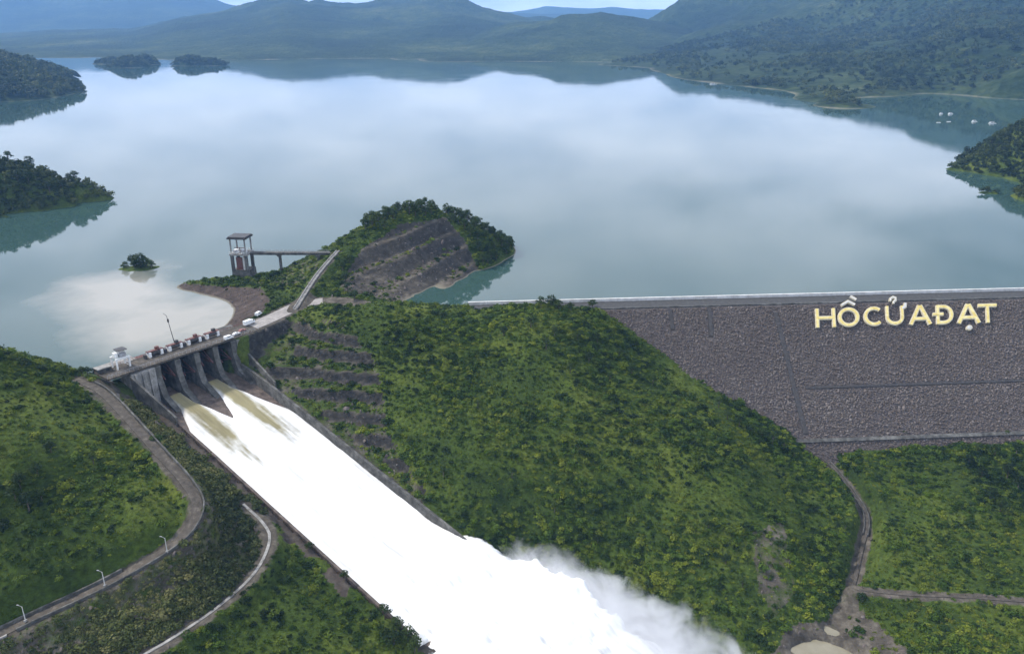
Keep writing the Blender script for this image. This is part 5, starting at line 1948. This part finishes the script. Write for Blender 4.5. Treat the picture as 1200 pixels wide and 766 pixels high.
# woods on the slopes right of the reservoir
fx, fy = cand(300, 3200, 1700, 4200, 20)
fzz = right_fun(fx, fy)
px1, py1 = to_px(fx, fy, fzz)
pn_ = fbm(fx / 160.0, fy / 160.0, 201, 3)
ok = (fzz > 3) & (px1 > -20) & (px1 < 1225) & (py1 > -20) & (RNG.random(len(fx)) < np.clip(.62 + pn_ * 1.5, 0.08, 1))
fx, fy, fzz = fx[ok], fy[ok], fzz[ok]
n_ = len(fx)
s_ = RNG.uniform(6, 13, n_)
o = scatter('slope_wood', np.c_[fx, fy, fzz - .6], np.c_[np.zeros(n_), np.zeros(n_), RNG.uniform(0, 6.28, n_)], np.c_[s_, s_, s_ * RNG.uniform(.7, 1.2, n_)], RNG.integers(0, 6, n_), clumps)
tag(o, 'far wood broken by clearings on the slopes right of the reservoir', 'trees', kind='stuff')

# ------------------------------------------------------------------ boats and rafts in the inlet


def boat(x, y, L, rz, label, house=True):
    q = at_z(x, y, 0)
    e = tag(empty('moored_boat', (q[0], q[1], 0), rz), label, 'boat', 'boats and floating houses in the inlet')
    W_ = L * .3
    m = MB()
    pr = [(-L / 2, W_ * .42), (L * .2, W_ * .5), (L * .4, W_ * .28), (L / 2, 0), (L * .4, -W_ * .28), (L * .2, -W_ * .5), (-L / 2, -W_ * .42)]
    n = len(pr)
    m.add([(a * .92, b * .7, -.5) for a, b in pr] + [(a, b, .9) for a, b in pr], [tuple(range(n)), tuple(range(2 * n - 1, n - 1, -1))] + [((i + 1) % n, i, n + i, n + (i + 1) % n) for i in range(n)])
    m.build('hull', M['white'], e)
    if house:
        MB().box((-L * .1, 0, 1.9), (L * .5, W_ * .75, 2.0)).build('cabin', M['white'], e)
        MB().box((-L * .1, 0, 3.05), (L * .58, W_ * .9, .25)).build('roof', M['greysteel'], e)
        for sy in (-1, 1):
            MB().box((-L * .1, sy * W_ * .385, 2.1), (L * .3, .06, .8)).build('window', M['glass'], e)


boat(1114, 134, 12, .3, 'small white boat moored highest up in the green inlet')
boat(1103, 134, 8, .2, 'smaller white boat beside the one highest up in the inlet')
boat(1163, 145, 13, -.1, 'white floating house close to the right point of the inlet')
boat(1142, 143, 11, .1, 'dark roofed boat just left of the floating house')
boat(1100, 144, 8, .1, 'low white boat at the left end of the row in the inlet', False)
boat(1112, 143, 8, .2, 'low white boat second from the left end of the row in the inlet', False)
boat(836, 99, 22, .05, 'long white boat lying off the far shore')
boat(862, 98, 14, .05, 'short white boat beside the long one off the far shore')
boat(876, 97, 14, .05, 'white boat furthest right of three off the far shore')

# single out the trees of each small group by their order in the row
ORDN = ['first', 'second', 'third', 'fourth', 'fifth', 'sixth', 'seventh', 'eighth', 'ninth', 'tenth', 'eleventh', 'twelfth', 'thirteenth', 'fourteenth', 'fifteenth', 'sixteenth', 'seventeenth', 'eighteenth']
rows_ = {}
for o in COL.objects:
    if o.parent is None and o.name.startswith('broadleaf_tree') and 'group' in o:
        rows_.setdefault(o['group'], []).append(o)
for grp, os_ in rows_.items():
    if len(os_) > 18:
        continue
    os_.sort(key=lambda o: float(to_px(o.location.x, o.location.y, o.location.z)[0]))
    for i, o in enumerate(os_):
        o['label'] = '%s, %s from the left' % (o['label'], ORDN[i])

# remove the tree prototypes
for t_ in TREES:
    for ch_ in list(t_.children):
        bpy.data.objects.remove(ch_)
    bpy.data.objects.remove(t_)

# ------------------------------------------------------------------ splashes along the torrent's edge
r_ = np.random.default_rng(5)
n_ = 3500
st_ = CL + 6 + r_.random(n_) ** 0.9 * 130
xx_ = np.clip(st_ - CL, 0, None)
sr = np.interp(st_ - CL, JET_T, JET_S)
off = r_.exponential(1.7, n_) - 3.5
ss_ = np.where(r_.random(n_) < .72, sr + off, -1 - .1 * xx_ - off * .4)
ht = r_.exponential(1.6, n_) * (0.4 + sstep(0, 30, xx_))
base = np.maximum(float(floor_z(CL)) + 2.6 + .1 * xx_ - .0042 * xx_ ** 2, RIVZ + 1) * (st_ > CL) + (floor_z(st_) + 5.5) * (st_ <= CL)
bq = A0[:2] + st_[:, None] * E2 + ss_[:, None] * N2
bz_ = np.maximum(np.minimum(base - np.clip(off, 0, 9) * .8, base) + ht * .6, RIVZ + .2)
vis = grid_at(ZZ, bq[:, 0], bq[:, 1]) < bz_
sz = r_.lognormal(-1.6, .4, n_)
drops = [loose('splash', *rock_mesh(900 + i, .35), M['drop']) for i in range(4)]
for d0_ in drops:
    at_ = d0_.data.attributes.new('foam', 'FLOAT', 'POINT')
    at_.data.foreach_set('value', np.ones(len(d0_.data.vertices), np.float32))
o = scatter('splash_foam', np.c_[bq, bz_][vis], r_.uniform(0, 6.28, (int(vis.sum()), 3)), np.c_[sz * 1.3, sz, sz][vis], r_.integers(0, 4, int(vis.sum())), drops)
tag(o, 'clots of white spray thrown up along the edges of the torrent', 'spray', kind='stuff')

# ------------------------------------------------------------------ drifting spray above the plunge
k = NT('drifting_spray')
tcn = k.n('ShaderNodeTexCoord').outputs['Object']
sx = k.n('ShaderNodeSeparateXYZ', {0: tcn})
X_, Y_, Z_ = sx.outputs
xm = k.math('MAXIMUM', X_, 0.0)
ed = k.math('SUBTRACT', Y_, k.math('ADD', k.math('MULTIPLY', xm, 0.04), CW + 14.0))
d1 = k.math('POWER', k.math('DIVIDE', k.math('MAXIMUM', ed, 0.0), 24.0), 2.0)
d1b = k.math('POWER', k.math('DIVIDE', k.math('MAXIMUM', k.math('MULTIPLY', ed, -1.0), 0.0), 22.0), 2.0)
d2 = k.math('POWER', k.math('DIVIDE', k.math('ADD', Z_, k.math('MULTIPLY', xm, 0.05)), 25.0), 2.0)
d3 = k.math('POWER', k.math('DIVIDE', k.math('SUBTRACT', X_, 46.0), 92.0), 2.0)
dsum = k.math('ADD', k.math('ADD', d1, d1b), k.math('ADD', d2, d3))
nz = k.noise(0.06, 6, 0.66, tcn, 0.8)
q_ = k.math('ADD', k.math('SUBTRACT', 1.0, dsum), k.math('MULTIPLY', k.math('SUBTRACT', nz, 0.5), 2.9))
dens = k.math('MULTIPLY', k.math('MINIMUM', k.math('MAXIMUM', q_, 0.0), 2.6), 0.26)
pv = k.n('ShaderNodeVolumePrincipled', {'Density': dens, 'Color': (0.96, 0.97, 1.0), 'Anisotropy': 0.2})
k.t.links.new(pv.outputs[0], k.out.inputs['Volume'])
m = MB()
m.prism([(-45, 20), (140, -20), (140, CW + 84), (-45, CW + 50)], 0.0, 36.0)
o = m.build('spray', k.m)
o.location = sp(CL, 0, RIVZ)
o.rotation_euler = (0, 0, math.atan2(E2[1], E2[0]))
tag(o, 'drifting white spray above the plunging torrent', 'spray', kind='stuff')

# ------------------------------------------------------------------ haze
k = NT('haze_air')
pv = k.n('ShaderNodeVolumePrincipled', {'Density': 0.000062, 'Color': (0.27, 0.54, 1.0), 'Anisotropy': 0.0})
k.t.links.new(pv.outputs[0], k.out.inputs['Volume'])
m = MB()
m.prism([(-20200, -17700), (20200, -17700), (20200, 22700), (-20200, 22700)], -93.5, 760.0)
o = m.build('haze', k.m)
o['kind'] = 'stuff'
